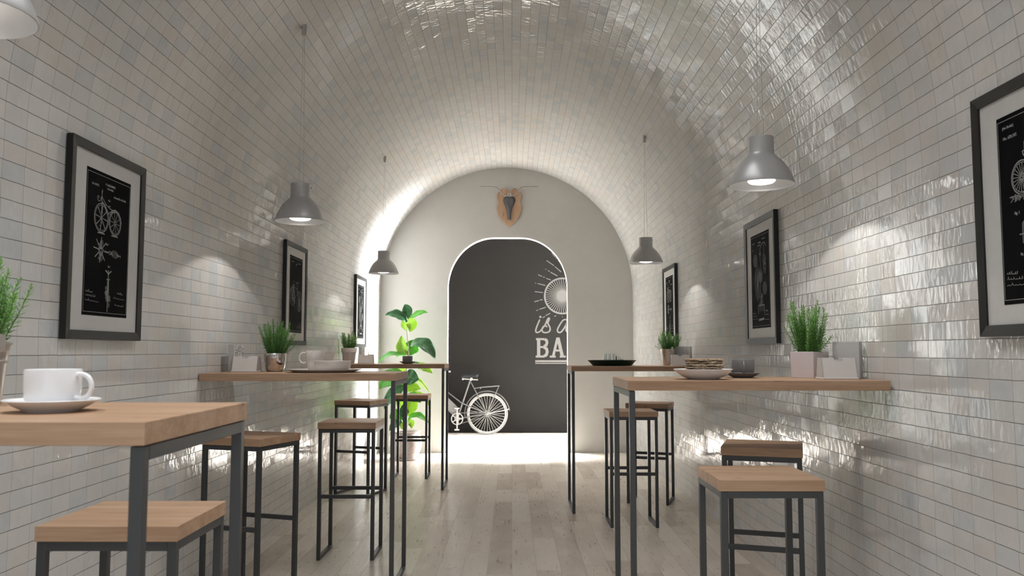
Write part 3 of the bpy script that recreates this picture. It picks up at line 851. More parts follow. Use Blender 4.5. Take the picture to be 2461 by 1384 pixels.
# ------------------------------------------------------------ napkin dispensers and menu slabs
def dispenser(loc, label, rz=0.):
    t = empty('napkin_dispenser', loc, rz); tag(t, label, 'napkin dispenser', 'pale napkin dispensers')
    w = .067
    MB().box(-w-.004, w+.004, -.052, .052, 0, .008).build('base', M['acr'], t, bevel=.002)
    def pl(mb, x0, x1, yb, yt, z0, z1, th, s):
        mb.hexa([(x0, s*yb, z0), (x1, s*yb, z0), (x1, s*(yb-th), z0), (x0, s*(yb-th), z0), (x0, s*yt, z1), (x1, s*yt, z1), (x1, s*(yt-th), z1), (x0, s*(yt-th), z1)] if s > 0 else
                [(x0, s*(yb-th), z0), (x1, s*(yb-th), z0), (x1, s*yb, z0), (x0, s*yb, z0), (x0, s*(yt-th), z1), (x1, s*(yt-th), z1), (x1, s*yt, z1), (x0, s*yt, z1)])
    for s in (-1, 1):
        mb = MB()
        pl(mb, -w, -.0178, .046, .024, .008, .087, .004, s); pl(mb, .0178, w, .046, .024, .008, .087, .004, s)
        pl(mb, -.018, .018, .0455, .0275, .008, .074, .004, s)
        mb.build('front_panel', M['acr'], t)
        x0, x1 = (s*w-.002, s*w+.002)
        MB().hexa([(x0, -.046, .008), (x1, -.046, .008), (x1, .046, .008), (x0, .046, .008), (x0, -.024, .087), (x1, -.024, .087), (x1, .024, .087), (x0, .024, .087)]).build('end_plate', M['acrd'], t, bevel=.001)
    MB().box(-w+.006, w-.006, -.018, .018, .009, .079).build('napkins', M['paper'], t)
    return t
dispenser((-1.470, 4.63, TZ), 'napkin dispenser on the middle left table, beside the chrome pot')
dispenser((-1.352, 7.74, TZ), 'napkin dispenser on the far left table, next to the whitewashed flowerpot')
dispenser((1.326, 3.415, TZ), 'napkin dispenser in front of the square herb pot on the near right table', -.05)
dispenser((1.335, 6.63, TZ), 'napkin dispenser beside the zinc bucket on the far right table')
def slab(loc, label, rz, w=.165, graphic=False):
    t = empty('menu_holder', loc, rz); tag(t, label, 'menu holder', 'upright pale menu holders')
    MB().box(-w/2, w/2, -.0165, .0165, 0, .155).build('block', [M['slab'], M['slabd']], t, bevel=.003)
    MB().box(-w/2+.02, w/2, -.0185, -.0155, .004, .153).build('printed_card', M['graphic'] if graphic else M['slab'], t)
    return t
slab((-1.555, 4.70, TZ), 'upright menu holder with a scribbled print at the wall end of the middle left table', PI/2+.02, .165, True)
slab((-1.415, 7.855, TZ), 'upright menu holder between flowerpot and napkin dispenser on the far left table', PI/2-.02, .12, True)
slab((1.418, 3.530, TZ), 'plain grey menu holder at the wall end of the near right table', -math.radians(45), .115)
slab((1.392, 6.80, TZ), 'plain grey menu holder behind the napkin dispenser on the far right table', -math.radians(40), .15)

# ------------------------------------------------------------ crockery
def saucer_mb(r=.075, h=.022):
    k = r/.075
    o = [(0, 0), (.040*k, 0), (.042*k, .002), (.060*k, h*.55), (r, h)]; i = [(r-.001, h+.0015), (.058*k, h*.62), (.040*k, .006), (0, .005)]
    return MB().lathe(o+i, n=48)
def cup_mb(r=.0515, h=.060, z0=.005):
    o = [(0, z0), (r*.62, z0), (r*.80, z0+.006), (r*.95, z0+.018), (r, z0+.034), (r, z0+h-.002), (r-.0012, z0+h)]
    i = [(r-.0032, z0+h-.001), (r-.004, z0+.034), (r*.88, z0+.018), (r*.6, z0+.005), (0, z0+.004)]
    return MB().lathe(o+i, n=48)
def handle_mb(r, h, z0, out=.030, th=.0048, top=.86, bot=.26):
    zt, zb = z0+h*top, z0+h*bot; m = (zt+zb)/2; hh = (zt-zb)/2
    P = [(r-.004, 0, zt), (r+out*.35, 0, zt+.001)]+[(r+out*.35+out*.65*math.sin(a), 0, m+hh*math.cos(a)) for a in [PI*k/10 for k in range(1, 10)]]+[(r+out*.3, 0, zb-.001), (r-.006, 0, zb+.002)]
    return MB().tube(P, th, 10)
def cup_set(loc, mat, rs, rc, hc, rz, l1, l2, grp):
    s = empty('saucer', loc); tag(s, l1, 'saucer'); saucer_mb(rs).build('plate', mat, s, smooth=True)
    c = empty('cup', (loc[0], loc[1], loc[2]+.0062), rz); tag(c, l2, 'cup', grp)
    cup_mb(rc, hc, 0).build('bowl', mat, c, smooth=True); handle_mb(rc, hc, 0).build('handle', mat, c, smooth=True)
cup_set((-.869, 1.585, TZ), M['porc'], .0845, .0495, .0735, math.radians(-8), 'white saucer on the near left table', 'white porcelain cup on a saucer in the left foreground', 'coffee cups')
pk = MB().box(-.014, .014, -.010, .010, 0, .006).build('sugar_cube', M['paper'], None, bevel=.0015, loc=(-.806, 1.59, TZ+.0165)); pk.rotation_euler = (0, -.22, .3)
tag(pk, 'small white sugar piece on the white saucer, below the cup handle', 'sugar')
cup_set((.993, 3.60, TZ), M['grey'], .075, .0505, .0735, -PI/2-.2, 'dark grey saucer on the near right table', 'slate grey cup with its handle to the front, beside the crispbread', 'coffee cups')
cup_set((-.955, 7.63, TZ), M['grey'], .075, .047, .066, PI/2, 'dark saucer on the far left table', 'small slate grey cup in front of the fig plant stem', 'coffee cups')
# charger plate, bowl and mug
ch = MB().lathe([(0, 0), (.158, 0), (.160, .0015), (.198, .014), (.2035, .0155), (.2035, .0172), (.197, .0165), (.158, .004), (0, .003)], n=64).build('charger_plate', M['porcw'], None, smooth=True, loc=(-1.025, 4.562, TZ))
tag(ch, 'wide shallow cream plate under the mug and bowl on the middle left table', 'plate')
bw = MB().lathe([(0, 0), (.060, 0), (.078, .006), (.091, .020), (.0965, .040), (.0965, .057), (.0955, .058), (.0935, .057), (.0935, .040), (.087, .021), (.07, .008), (0, .005)], n=56).build('bowl', M['porcw'], None, smooth=True, loc=(-.964, 4.50, TZ+.0043))
tag(bw, 'low cream bowl on the wide plate, in front of the mug', 'bowl')
mg = empty('mug', (-1.098, 4.655, TZ+.0043), PI+.12); tag(mg, 'tall cream mug on the wide plate with its handle to the left', 'mug')
MB().lathe([(0, 0), (.030, 0), (.036, .006), (.048, .045), (.052, .070), (.0525, .112), (.0515, .114), (.0490, .112), (.0485, .07), (.045, .045), (.033, .010), (0, .006)], n=48).build('mug_body', M['porcw'], mg, smooth=True)
handle_mb(.0515, .114, 0, .034, .0052, .88, .40).build('handle', M['porcw'], mg, smooth=True)
# dish with crispbread
DC = (.779, 3.412)
ds = MB().lathe([(0, 0), (.058, 0), (.060, .0015), (.085, .012), (.104, .026), (.119, .0405), (.1185, .042), (.116, .0405), (.101, .028), (.083, .015), (.058, .006), (0, .0045)], n=64).build('dish', M['porc'], None, smooth=True, loc=(*DC, TZ))
tag(ds, 'white dish holding crispbread on the near right table', 'dish')
def bread(seed):
    r = random.Random(seed); mb = MB(); n = 64; rows = []
    ph = [r.uniform(0, 6.28) for _ in range(6)]
    for ir, (k, z) in enumerate(((0.0, 0), (.55, .0), (.94, .0003), (1.0, .0030), (1.0, .0062), (.95, .0085), (.55, .0092), (0.0, .0092))):
        ring = []
        for i in range(n):
            a = 2*PI*i/n; c, s = math.cos(a), math.sin(a)
            sq = 1/max(abs(c)**4+abs(s)**4, 1e-6)**.25
            e = 1+.02*math.sin(7*a+ph[0])+.02*math.sin(13*a+ph[1])+.035*r.uniform(-1, 1)
            zz = z+(.0011*math.sin(5*a+ph[2]+ir)+.0008*math.sin(11*a+ph[3]) + r.uniform(-.0006, .0006) if 0 < k else 0)
            ring.append(len(mb.v)); mb.v.append(Vector((.072*k*c*sq*e, .062*k*s*sq*e, zz)))
        rows.append(ring)
    for q in range(len(rows)-1):
        for i in range(n):
            j = (i+1) % n; mb.f.append([rows[q][i], rows[q][j], rows[q+1][j], rows[q+1][i]])
    return mb
BL = ['lowest crispbread of the stack, resting in the white dish', 'second crispbread from the bottom of the stack', 'third crispbread from the bottom of the stack',
      'crispbread third from the top of the stack', 'crispbread second from the top of the stack', 'topmost crispbread of the stack in the white dish']
for k in range(6):
    o = bread(60+k).build('crispbread', M['bread'], None, smooth=False, loc=(DC[0]+.007+random.uniform(-.004, .004), DC[1]+random.uniform(-.004, .004), TZ+.0235+k*.0102))
    o.rotation_euler = (0, 0, random.uniform(-.12, .12)); tag(o, BL[k], 'crispbread', 'crispbreads stacked in the dish')
# green tray with glasses
TC = (.795, 6.645)
tr = MB().lathe([(0, 0), (.150, 0), (.152, .001), (.193, .043), (.195, .0445), (.190, .0445), (.150, .005), (0, .004)], n=64).build('serving_tray', M['green'], None, smooth=True, loc=(*TC, TZ))
tag(tr, 'round dark green tray with sloping rim on the far right table', 'tray')
for k, (dx, dy, r, h, lab) in enumerate(((-.052, .00, .0165, .092, 'leftmost clear glass on the green tray'), (-.014, .028, .0165, .092, 'tall clear glass second from the left on the green tray'),
                                         (.022, -.01, .0165, .092, 'tall clear glass at the centre of the group on the green tray'), (.048, .022, .014, .070, 'shorter clear glass right of the tall ones on the tray'),
                                         (.074, -.012, .014, .056, 'shortest clear glass, rightmost on the green tray'))):
    g = MB().lathe([(0, 0), (r*.85, 0), (r, h), (r-.0015, h), (r*.85-.0015, .010), (0, .010)], n=24).build('shot_glass', M['glass'], None, smooth=True, loc=(TC[0]+dx, TC[1]+dy, TZ+.0052))
    tag(g, lab, 'glass', 'glasses on the green tray')

# ------------------------------------------------------------ fiddle leaf fig
FX, FY = -1.213, 9.57
fig = empty('fig_plant', (FX, FY, 0)); tag(fig, 'tall fiddle leaf fig in a round clay pot at the left of the doorway', 'plant')
MB().lathe([(0, 0), (.165, 0), (.172, .004), (.178, .022), (.172, .024), (.165, .012), (0, .010)], n=40).build('saucer', M['clay'], fig, smooth=True)
MB().lathe([(0, .012), (.130, .012), (.136, .03), (.170, .09), (.186, .15), (.188, .20), (.176, .26), (.158, .292), (.164, .302), (.178, .310), (.178, .318), (.160, .320), (.148, .305), (.150, .28), (.140, .27), (0, .27)], n=48).build('pot', M['clay'], fig, smooth=True)
MB().lathe([(0, .272), (.145, .270), (.142, .262), (0, .262)], n=24).build('soil', M['soil'], fig, smooth=True)
def F(px, py, dy=0.): return W(px, py, FY+dy)-Vector((FX, FY, 0))
stem = [F(976, 1044), F(977, 1000), F(974, 950), F(976, 905), F(977, 880), F(982, 850), F(980, 820), F(978, 797), F(979, 772)]
MB().tube(stem, [.010, .009, .008, .0065, .006, .0055, .005, .0045, .004], 8).build('stem', M['bark'], fig, smooth=True)
def fig_leaf(p0, p1, p2, w, up, mat, curl=.35, seed=0, sh=.62):
    r = random.Random(seed); mb = MB(); n, m = 16, 8
    p0, p1, p2 = Vector(p0), Vector(p1), Vector(p2); up = Vector(up).normalized()
    for i in range(n+1):
        t = i/n
        c = p0*(1-t)**2+p1*2*t*(1-t)+p2*t*t
        T = ((p1-p0)*(1-t)+(p2-p1)*t).normalized(); sd = T.cross(up).normalized(); nn = sd.cross(T).normalized()
        tt = t**(.8)
        prof = (math.sin(PI*min(1, tt))**.62)*(.62+.38*math.sin(PI*(t**1.5)))
        if t > .97: prof *= .6
        for j in range(m+1):
            s = -1+2*j/m
            q = c+sd*s*w*.5*prof+nn*(abs(s)**1.4*curl*w*.35*prof+.018*w*math.sin(t*19+s*3+seed)*abs(s)*2)
            mb.uv[len(mb.v)] = (s, t); mb.v.append(q)
    for i in range(n):
        for j in range(m):
            a = i*(m+1)+j; mb.f.append([a, a+1, a+m+2, a+m+1])
    pet = [p0-(p1-p0).normalized()*.03, p0, p0+(p1-p0)*.1]
    o = mb.build('leaf', M[mat], fig, smooth=True)
    md = o.modifiers.new('thickness', 'SOLIDIFY'); md.thickness = .0012
    return o
cam = Vector((0, -1, .12))
LF = [ # base, mid, tip as surveyed, width, facing, colour
    (F(979, 774), F(958, 748, -.05), F(926, 757, -.08), .115, (-.15, -.75, .6), 'figd'),
    (F(979, 768, .02), F(982, 745, .03), F(972, 731, .05), .105, (.1, -1, .1), 'figd'),
    (F(984, 768), F(1003, 748), F(1029, 751), .085, (.2, -.6, .8), 'figm'),
    (F(980, 767, -.03), F(996, 774, -.08), F(984, 798, -.08), .115, (.1, -1, -.2), 'figl'),
    (F(982, 768, .05), F(968, 775, .06), F(977, 795, .06), .09, (-.3, -1, 0), 'figl'),
    (F(979, 850, .0), F(962, 846, -.03), F(966, 806, -.04), .125, (-.2, -1, .1), 'figl'),
    (F(982, 855, .03), F(985, 835, .06), F(1006, 817, .07), .15, (.3, -1, .2), 'figm'),
    (F(985, 832, -.04), F(1018, 806, -.12), F(1046, 864, -.15), .165, (.25, -.7, .7), 'figd'),
    (F(976, 856, -.04), F(935, 838, -.1), F(907, 875, -.12), .085, (-.3, -.6, .8), 'figm'),
    (F(984, 880, -.02), F(1003, 870, .05), F(1020, 893, .08), .075, (.3, -.7, .5), 'figd'),
    (F(1000, 872, .06), F(1018, 880, .06), F(1040, 897, .06), .080, (.2, -.9, .4), 'figl'),
    (F(972, 905, -.06), F(983, 905, -.08), F(1007, 912, -.10), .165, (.05, -1, .15), 'figd'),
    (F(975, 905, .0), F(940, 895, -.03), F(912, 935, -.05), .185, (-.25, -1, .25), 'figm'),
    (F(978, 905, .02), F(1005, 905, -.02), F(1032, 945, -.03), .070, (.4, -.5, .7), 'figl'),
    (F(975, 925, .02), F(955, 920, .05), F(945, 950, .05), .11, (.1, -1, .3), 'figm'),
    (F(974, 930, .0), F(945, 935, .0), F(922, 983, .0), .13, (-.3, -1, .1), 'figd'),
    (F(978, 1000, .0), F(985, 975, -.02), F(1001, 950, -.03), .135, (.2, -1, .0), 'figl'),
    (F(976, 985, .02), F(962, 972, .04), F(958, 950, .05), .095, (-.2, -1, .1), 'figl'),
    (F(976, 1000, -.05), F(970, 995, -.06), F(968, 972, -.07), .10, (.1, -1, .1), 'figd'),
    (F(980, 1010, -.03), F(1000, 982, -.07), F(1031, 1018, -.09), .090, (.2, -.6, .8), 'figm'),
    (F(974, 1010, .0), F(955, 985, -.03), F(936, 1006, -.04), .110, (-.1, -1, .3), 'figm'),
    (F(973, 1015, .0), F(950, 1010, -.02), F(935, 1036, -.03), .080, (-.3, -1, .2), 'figd'),
    (F(976, 1018, -.05), F(968, 1020, -.08), F(974, 1034, -.09), .085, (-.1, -1, .1), 'figl'),
    (F(980, 1012, -.04), F(992, 1012, -.06), F(988, 1030, -.07), .070, (.1, -1, .1), 'figl'),
    (F(985, 950, .05), F(1015, 935, .05), F(1036, 982, .05), .060, (.5, -.9, .2), 'figl'),
    (F(977, 890, .03), F(962, 880, .06), F(940, 905, .08), .10, (-.2, -1, .3), 'figl'),
    (F(976, 960, -.03), F(990, 945, -.06), F(1012, 968, -.08), .11, (.2, -1, .3), 'figm'),
    (F(982, 845, .03), F(970, 835, .07), F(952, 858, .09), .09, (-.3, -1, .2), 'figm'),
    (F(976, 940, .05), F(990, 925, .08), F(1012, 935, .10), .10, (.2, -1, .2), 'figl'),
    (F(976, 1015, -.02), F(965, 1000, -.05), F(958, 1012, -.06), .09, (0, -1, .4), 'figm'),
]
for k, (a, b, c, w, up, mt) in enumerate(LF): fig_leaf(a, b, c, w*1.2, up, mt, seed=k)

# ------------------------------------------------------------ bicycle
BY = 12.34
bk = empty('bicycle', (W(1171, 994, BY).x-.5, BY, 0)); tag(bk, 'pale grey and white bicycle leaning against the dark wall beyond the doorway', 'bicycle')
BO = Vector((bk.location.x, BY, 0))
def B(px, py, dy=0.):
    p = W(px, py, BY); return Vector((p.x, BY+dy, p.z))-BO
hubR, hubF = B(1171, 994), B(1171, 994)+Vector((-1.06, 0, 0))
RW = hubR.z-.002
def bike_wheel(c):
    w = MB().tube([c+Vector((math.cos(a), 0, math.sin(a)))*(RW-.016) for a in [2*PI*i/56 for i in range(56)]], .0155, 10, closed=True).build('tyre', M['tyre'], bk, smooth=True)
    MB().tube([c+Vector((math.cos(a), 0, math.sin(a)))*(RW-.037) for a in [2*PI*i/56 for i in range(56)]], .009, 8, closed=True).build('rim', M['bikew'], w, smooth=True)
    s = MB()
    for i in range(36):
        a = 2*PI*i/36; b = a+(.35 if i % 2 else -.35)
        s.tube([c+Vector((math.cos(b)*.02, (.02 if i % 4 < 2 else -.02), math.sin(b)*.02)), c+Vector((math.cos(a), 0, math.sin(a)))*(RW-.04)], .0024, 5)
    s.build('spokes', M['bikew'], w)
    MB().tube([c+Vector((0, -.05, 0)), c+Vector((0, .05, 0))], .016, 12).build('hub', M['bikew'], w, smooth=True)
bike_wheel(hubR); bike_wheel(hubF)
seatc, bb = B(1131, 915), B(1099, 1006)
ht, hb = B(1034, 905), B(1026, 938)
fm = MB()
fm.tube([seatc+Vector((-.005, 0, .01)), bb], .0135, 12); fm.tube([ht, hb], .018, 12); fm.tube([hb+Vector((.005, 0, .02)), bb], .015, 12)
fm.tube([ht+Vector((0, -.02, -.03)), B(1110, 968.5, -.02), hubR+Vector((0, -.045, 0))], .008, 8); fm.tube([ht+Vector((0, .02, -.03)), B(1110, 968.5, .02), hubR+Vector((0, .045, 0))], .008, 8)
for s in (-1, 1):
    fm.tube([seatc+Vector((0, s*.012, -.01)), hubR+Vector((0, s*.045, 0))], .0072, 8)
    fm.tube([bb+Vector((0, s*.03, 0)), hubR+Vector((0, s*.045, 0))], .008, 8)
    fm.tube([hb+Vector((0, s*.03, -.02)), hubF+Vector((-.0, s*.045, 0))], .009, 8)
fm.tube([bb+Vector((0, -.04, 0)), bb+Vector((0, .04, 0))], .022, 14)
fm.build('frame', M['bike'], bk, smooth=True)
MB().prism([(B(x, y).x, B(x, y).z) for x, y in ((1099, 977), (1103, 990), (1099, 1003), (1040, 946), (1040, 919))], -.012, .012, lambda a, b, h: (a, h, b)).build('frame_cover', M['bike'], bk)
MB().tube([seatc, B(1132, 910), B(1132.5, 905)], .012, 10).build('seat_post', M['bikew'], bk, smooth=True)
sd = MB()
o0 = B(1129, 906)
def saddle_ring(x, w, z, th): return (x, w, z, th)
prof = [(-.125, .012, .012), (-.10, .022, .030), (-.05, .030, .036), (0, .042, .034), (.05, .065, .040), (.10, .085, .052), (.128, .070, .060)]
b0 = 0
for (x, w, z) in prof:
    for k in range(9):
        a = PI*k/8; sd.v.append(o0+Vector((x, math.cos(a)*w, z-.030+math.sin(a)*.030 if 0 < k < 8 else z-.045)))
for i in range(len(prof)-1):
    for k in range(8): q = i*9+k; sd.f.append([q, q+1, q+10, q+9])
sd.f.append(list(range(9))); sd.f.append([(len(prof)-1)*9+k for k in range(9)][::-1])
for i in range(len(prof)-1): q = i*9; sd.f.append([q+8, q, q+9, q+17])
s0 = sd.build('saddle', M['leather2'], bk, smooth=True)
ud = MB(); ud.tube([B(1112, 910), B(1130, 911.5), B(1149, 912.5)], .009, 8); ud.tube([B(1112, 906), B(1112, 913)], .012, 8); ud.tube([B(1133, 911, -.03), B(1133, 911, .03)], .02, 12)
ud.build('saddle_clamp', M['bikew'], s0, smooth=True)
cs = MB()
for q in range(2):
    c0 = B(1146, 900+0, -.03+.06*q); cs.tube([c0+Vector((math.cos(t*1.2)*.010, math.sin(t*1.2)*.010, -.002*t)) for t in range(0, 22)], .003, 5)
cs.build('saddle_springs', M['bike'], s0)
ck = MB(); cy = -.045
cc = bb+Vector((0, cy, 0))
ring = lambda r, k=40: [cc+Vector((math.cos(a), 0, math.sin(a)))*r for a in [2*PI*i/k for i in range(k)]]
ck.tube(ring(.083), .007, 6, closed=True); ck.tube(ring(.032), .006, 6, closed=True)
for i in range(5):
    a = 2*PI*i/5; ck.tube([cc, cc+Vector((math.cos(a), 0, math.sin(a)))*.082], .007, 6)
ck.build('chainring', M['bikew'], bk, smooth=True)
for s in (-1, 1):
    e = cc+Vector((0, -.012, s*.155))
    cr = MB().tube([cc+Vector((0, -.012, 0)), e], .010, 8).build('crank_arm', M['bikew'], bk, smooth=True)
    MB().box(e.x-.035, e.x+.035, e.y-.045, e.y+.01, e.z-.009, e.z+.009).build('pedal', M['bikew'], cr, bevel=.003)
chn = MB(); chn.tube([cc+Vector((0, 0, .083)), hubR+Vector((0, cy, .03))], .004, 6); chn.tube([cc+Vector((0, 0, -.083)), hubR+Vector((0, cy, -.03))], .004, 6)
chn.tube([hubR+Vector((math.cos(a)*.03, cy, math.sin(a)*.03)) for a in [2*PI*i/16 for i in range(16)]], .005, 6, closed=True)
chn.build('chain', M['bike'], bk)
fd = MB()
for c, a0, a1 in ((hubR, math.radians(8), math.radians(188)), (hubF, math.radians(-10), math.radians(160))):
    k = 30; b = len(fd.v)
    for i in range(k+1):
        a = a0+(a1-a0)*i/k; d = Vector((math.cos(a), 0, math.sin(a))); r = RW+.030
        for yy, dr in ((-.026, -.010), (-.018, 0), (0, .004), (.018, 0), (.026, -.010)): fd.v.append(c+d*(r+dr)+Vector((0, yy, 0)))
    for i in range(k):
        for j in range(4): q = b+i*5+j; fd.f.append([q, q+1, q+6, q+5])
fo = fd.build('mudguards', M['bike'], bk, smooth=True); md = fo.modifiers.new('thickness', 'SOLIDIFY'); md.thickness = .003
MB().tube([hubR+Vector((0, -.05, 0)), B(1223, 983, -.03)], .0055, 6).tube([B(1222, 983, -.05), B(1222, 983, .03)], .008, 8).build('mudguard_stay', M['bikew'], bk)
rk = MB()
for s in (-.06, .06):
    rk.tube([B(1139, 933, s*.4), B(1160, 930, s), B(1200, 927, s)], .006, 8); rk.tube([B(1199, 928, s), B(1191, 946, s), hubR+Vector((0, s*.8, 0))], .005, 8)
for x in (1162, 1175, 1188, 1200): rk.tube([B(x, 930-(x-1160)*.075, -.06), B(x, 930-(x-1160)*.075, .06)], .005, 6)
rk.tube([B(1155, 930.5, -.062), B(1155, 934, -.062)], .008, 6)
rk.build('luggage_rack', M['bike'], bk, smooth=True)
hbv = MB(); top = ht+Vector((.01, 0, .10))
hbv.tube([ht, top], .012, 10); hbv.tube([top+Vector((.03, -.02, .02)), top+Vector((.0, -.10, .03)), top+Vector((.06, -.22, .02)), B(1076, 894, -.26)], .010, 8)
hbv.tube([top+Vector((.03, .02, .02)), top+Vector((.0, .08, .03)), top+Vector((.06, .17, .02)), B(1076, 894, .22)], .010, 8)
hbv.build('handlebar', M['bikew'], bk, smooth=True)
MB().tube([B(1069, 894, -.26), B(1080.5, 894, -.26)], .014, 10).build('grip', M['bikew'], bk, smooth=True)
MB().tube([B(1069, 894, .22), B(1080.5, 894, .22)], .014, 10).build('grip', M['bikew'], bk, smooth=True)

# ------------------------------------------------------------ painted wall sign beyond the doorway
mu = empty('wall_mural', (0, YF, 0)); tag(mu, 'chalk grey painted wheel, rays and lettering on the dark wall beyond the doorway', 'mural')
mfn = lambda a, b, h: tuple(W(1200+a/4.325, 580+b/4.325, YF-.001-h)-Vector((0, YF, 0)))
def mstroke(mb, pts, w, closed=False):
    # strokes are laid out in the wall's own plane, one unit = 1.46 mm
    mb.ribbon(pts, w, mfn, .0015+.00012*(len(mb.v) % 89)/8, closed)
wc = (655, 567)
we = MB(); mstroke(we, circ(wc[0], wc[1], 183, 183, 72), 17, True)
for i in range(44):
    a = 2*PI*i/44+.07; mstroke(we, [(wc[0]+18*math.cos(a), wc[1]+18*math.sin(a)), (wc[0]+176*math.cos(a), wc[1]+176*math.sin(a))], 6.5)
we.prism(circ(wc[0], wc[1], 24, 24, 20), 0, .002, mfn)
for i in range(44):
    a = 2*PI*i/44+.14; mstroke(we, [(wc[0]+18*math.cos(a), wc[1]+18*math.sin(a)), (wc[0]+60*math.cos(a), wc[1]+60*math.sin(a))], 5)
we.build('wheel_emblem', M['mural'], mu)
ry = MB()
RAYS = [((545, 118), (578, 160)), ((588, 171), (594, 179)), ((610, 195), (675, 272)), ((490, 198), (568, 252)), ((578, 262), (643, 318)), ((478, 288), (488, 292)), ((505, 303), (523, 313)), ((532, 320), (605, 360)),
        ((403, 346), (443, 364)), ((455, 370), (473, 374)), ((487, 384), (535, 400)), ((372, 433), (382, 436)), ((398, 438), (476, 457)), ((368, 522), (452, 532)), ((364, 628), (412, 615)), ((420, 610), (450, 605)),
        ((382, 720), (403, 712)), ((417, 706), (484, 684)), ((450, 794), (475, 780)), ((482, 770), (530, 747)), ((572, 780), (592, 770)), ((653, 786), (659, 780))]
for a, b in RAYS:
    mstroke(ry, [a, b], 8)
    if b[0] < 640: mstroke(ry, [(1310-a[0], a[1]), (1310-b[0], b[1])], 8)
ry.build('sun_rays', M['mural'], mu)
def smooth_path(P, k=6):
    out = []
    for i in range(len(P)-1):
        p0 = P[max(i-1, 0)]; p1 = P[i]; p2 = P[i+1]; p3 = P[min(i+2, len(P)-1)]
        for j in range(k):
            t = j/k
            out.append(tuple(.5*((2*p1[d])+(-p0[d]+p2[d])*t+(2*p0[d]-5*p1[d]+4*p2[d]-p3[d])*t*t+(-p0[d]+3*p1[d]-3*p2[d]+p3[d])*t**3) for d in (0, 1)))
    out.append(P[-1]); return out
lt = MB()
mstroke(lt, smooth_path([(420, 812), (398, 865), (380, 915), (381, 940), (400, 947), (425, 932), (452, 900), (480, 860), (496, 820)]), 15)
mstroke(lt, circ(427, 785, 6, 6, 12), 12, True)
mstroke(lt, smooth_path([(487, 852), (496, 822), (512, 797), (521, 804), (512, 828), (505, 852), (522, 885), (529, 915), (515, 940), (485, 948), (455, 943), (444, 920), (455, 888), (478, 876), (497, 890)]), 15)
mstroke(lt, smooth_path([(708, 828), (690, 812), (660, 822), (628, 868), (605, 915), (612, 943), (640, 943), (672, 905), (700, 850), (712, 815), (698, 880), (694, 925), (712, 944), (740, 930)]), 15)
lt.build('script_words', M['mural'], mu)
bl = MB()
for P, w in (([(409, 1008), (409, 1202)], 34), ([(382, 1016), (470, 1016)], 22), ([(378, 1196), (470, 1196)], 22), ([(472, 1016), (490, 1028), (496, 1052), (488, 1078), (466, 1092)], 30), ([(468, 1098), (412, 1098)], 20),
             ([(466, 1100), (492, 1118), (498, 1148), (490, 1178), (468, 1192)], 32),
             ([(604, 1006), (560, 1196)], 26), ([(610, 1006), (656, 1196)], 34), ([(578, 1134), (644, 1134)], 20), ([(524, 1197), (586, 1197)], 20), ([(628, 1197), (692, 1197)], 20), ([(592, 1010), (626, 1010)], 22),
             ([(742, 1008), (742, 1202)], 34), ([(710, 1016), (775, 1016)], 20), ([(706, 1197), (820, 1197)], 22), ([(814, 1200), (814, 1160)], 20)):
    mstroke(bl, P, w)
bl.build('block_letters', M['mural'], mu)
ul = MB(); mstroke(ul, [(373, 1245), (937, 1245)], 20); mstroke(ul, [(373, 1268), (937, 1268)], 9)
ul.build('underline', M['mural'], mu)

# ------------------------------------------------------------ saddle trophy
tp = empty('wall_trophy', (-.033, YE, 2.75)); tag(tp, 'bicycle saddle and handlebar mounted like a trophy on a wooden shield above the doorway', 'wall decoration')
k = .000809
half = [(0, 912), (60, 868), (120, 800), (165, 720), (185, 650), (190, 615), (178, 580), (165, 540), (175, 500), (190, 460), (190, 420), (178, 390), (150, 365), (135, 345), (110, 325), (75, 318), (50, 335), (25, 355), (0, 365)]
out = [(x*k, (912-y)*k) for x, y in half]; poly = out+[(-x, z) for x, z in out[-2:0:-1]]
MB().prism(poly, 0, .024, lambda a, b, h: (a, -h, b)).build('shield', M['oakv'], tp, bevel=.004)
sp = [(805, 22), (790, 25), (740, 26), (690, 30), (640, 40), (590, 62), (550, 82), (510, 94), (475, 88), (455, 68), (446, 40)]
mb = MB(); nn = 9
for (y, w) in sp:
    lift = .040+.030*math.sin((805-y)/360*PI)
    for j in range(nn):
        s = -1+2*j/(nn-1); mb.v.append(Vector((s*w*k, -lift+abs(s)**2.2*.022, (912-y)*k)))
for j in range(nn): mb.v.append(mb.v[(len(sp)-1)*nn+j]+Vector((0, .02, -.004)))
for i in range(len(sp)):
    for j in range(nn-1): a = i*nn+j; mb.f.append([a, a+1, a+nn+1, a+nn])
sdl = mb.build('saddle', M['leather'], tp, smooth=True); md = sdl.modifiers.new('thickness', 'SOLIDIFY'); md.thickness = .012; md.offset = -1
HB = [(-440, 310), (-330, 313), (-205, 318), (-175, 335), (-130, 385), (-85, 425), (-40, 440), (40, 440), (85, 425), (130, 385), (170, 335), (200, 320), (330, 315), (440, 312)]
MB().tube([(x*k, -.055-(.0 if abs(x) < 150 else .02), (912-y)*k) for x, y in smooth_path(HB, 4)], .0085, 10).build('handlebar', M['alu'], tp, smooth=True)
st = MB(); st.tube([(0, -.02, (912-440)*k), (0, -.060, (912-440)*k)], .014, 12); st.tube([(-.015, -.066, (912-405)*k), (-.015, -.066, (912-455)*k)], .006, 8); st.tube([(.015, -.066, (912-405)*k), (.015, -.066, (912-455)*k)], .006, 8); st.tube([(-.02, -.064, (912-428)*k), (.02, -.064, (912-428)*k)], .008, 8)
st.build('stem_clamp', M['chrome'], tp, smooth=True)

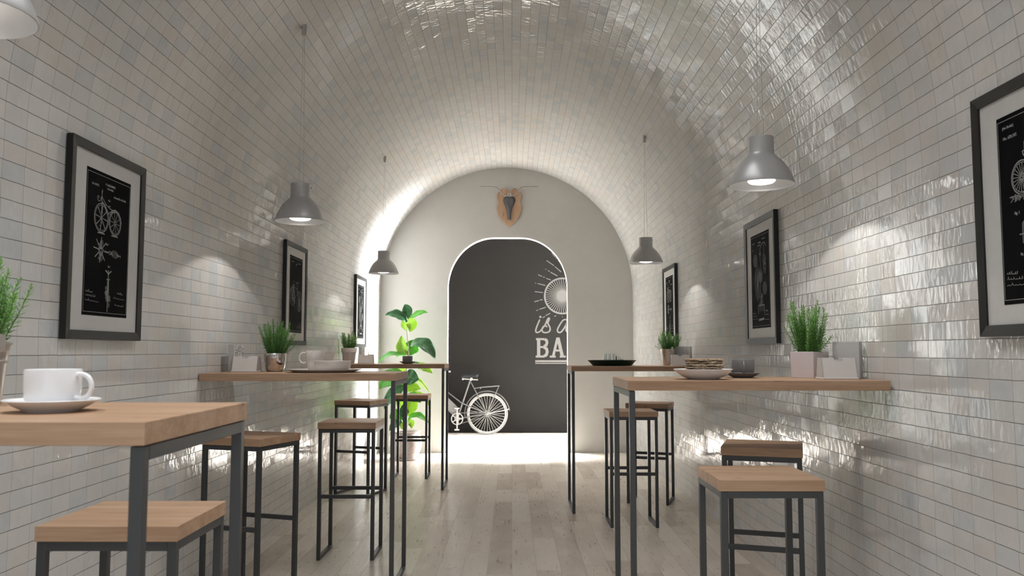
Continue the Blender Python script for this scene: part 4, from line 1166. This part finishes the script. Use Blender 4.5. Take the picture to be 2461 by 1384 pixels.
# ------------------------------------------------------------ light
def area(name, loc, rot, sx, sy, power, col, spread=PI):
    l = bpy.data.lights.new(name, 'AREA'); l.shape = 'RECTANGLE'; l.size = sx; l.size_y = sy; l.energy = power; l.color = col; l.spread = spread
    o = bpy.data.objects.new(name, l); COL.objects.link(o); o.location = loc; o.rotation_euler = rot
    return o
P_SIDE, P_FAR, P_FRONT, P_TOP = 740, 650, 35, 51
area('daylight_back_window', (3.25, 11.45, (WZ0+WZ1)/2), (0, PI/2, math.radians(27)), WZ1-WZ0, 1.6, P_SIDE, (.95, .98, 1), math.radians(70))
area('far_room_fill_light', (.5, 10.85, 3.18), (0, 0, 0), 2.4, .8, P_FAR, (.93, .97, 1), math.radians(55))  # added fill below the closed ceiling, brightens the far floor and the vault
area('daylight_front', (XC, YB-.05, 1.45), (PI/2, 0, 0), 2.9, 2.7, P_FRONT, (.90, .95, 1.0))
area('vault_fill_light', (XC, .8, 3.38), (0, 0, 0), 1.3, 5.4, P_TOP, (.96, .98, 1), math.radians(112))  # added unseen fill under the crown for tables and near walls, no fixture
w = bpy.data.worlds.new('World'); sc.world = w; w.use_nodes = True
nt = w.node_tree; bg = nt.nodes['Background']; bg.inputs[0].default_value = (.85, .92, 1, 1); bg.inputs[1].default_value = .15

# ------------------------------------------------------------ camera
cd = bpy.data.cameras.new('Camera'); co = bpy.data.objects.new('Camera', cd); COL.objects.link(co)
cd.sensor_width = 36; cd.lens = 36*2000/2461; cd.clip_start = .02
co.location = (0, 0, 1.22); co.rotation_euler = (PI/2+_th, 0, 0)
cd.dof.use_dof = True; cd.dof.focus_distance = 4.6; cd.dof.aperture_fstop = 7
sc.camera = co
sc.cycles.max_bounces = 6; sc.cycles.diffuse_bounces = 4; sc.cycles.glossy_bounces = 2; sc.cycles.transmission_bounces = 6; sc.cycles.caustics_reflective = False; sc.cycles.caustics_refractive = False
sc.cycles.use_adaptive_sampling = True; sc.cycles.adaptive_threshold = .05
sc.view_settings.view_transform = 'Standard'; sc.view_settings.look = 'None'; sc.view_settings.gamma = 1; sc.view_settings.exposure = .2
sc.view_settings.use_curve_mapping = False
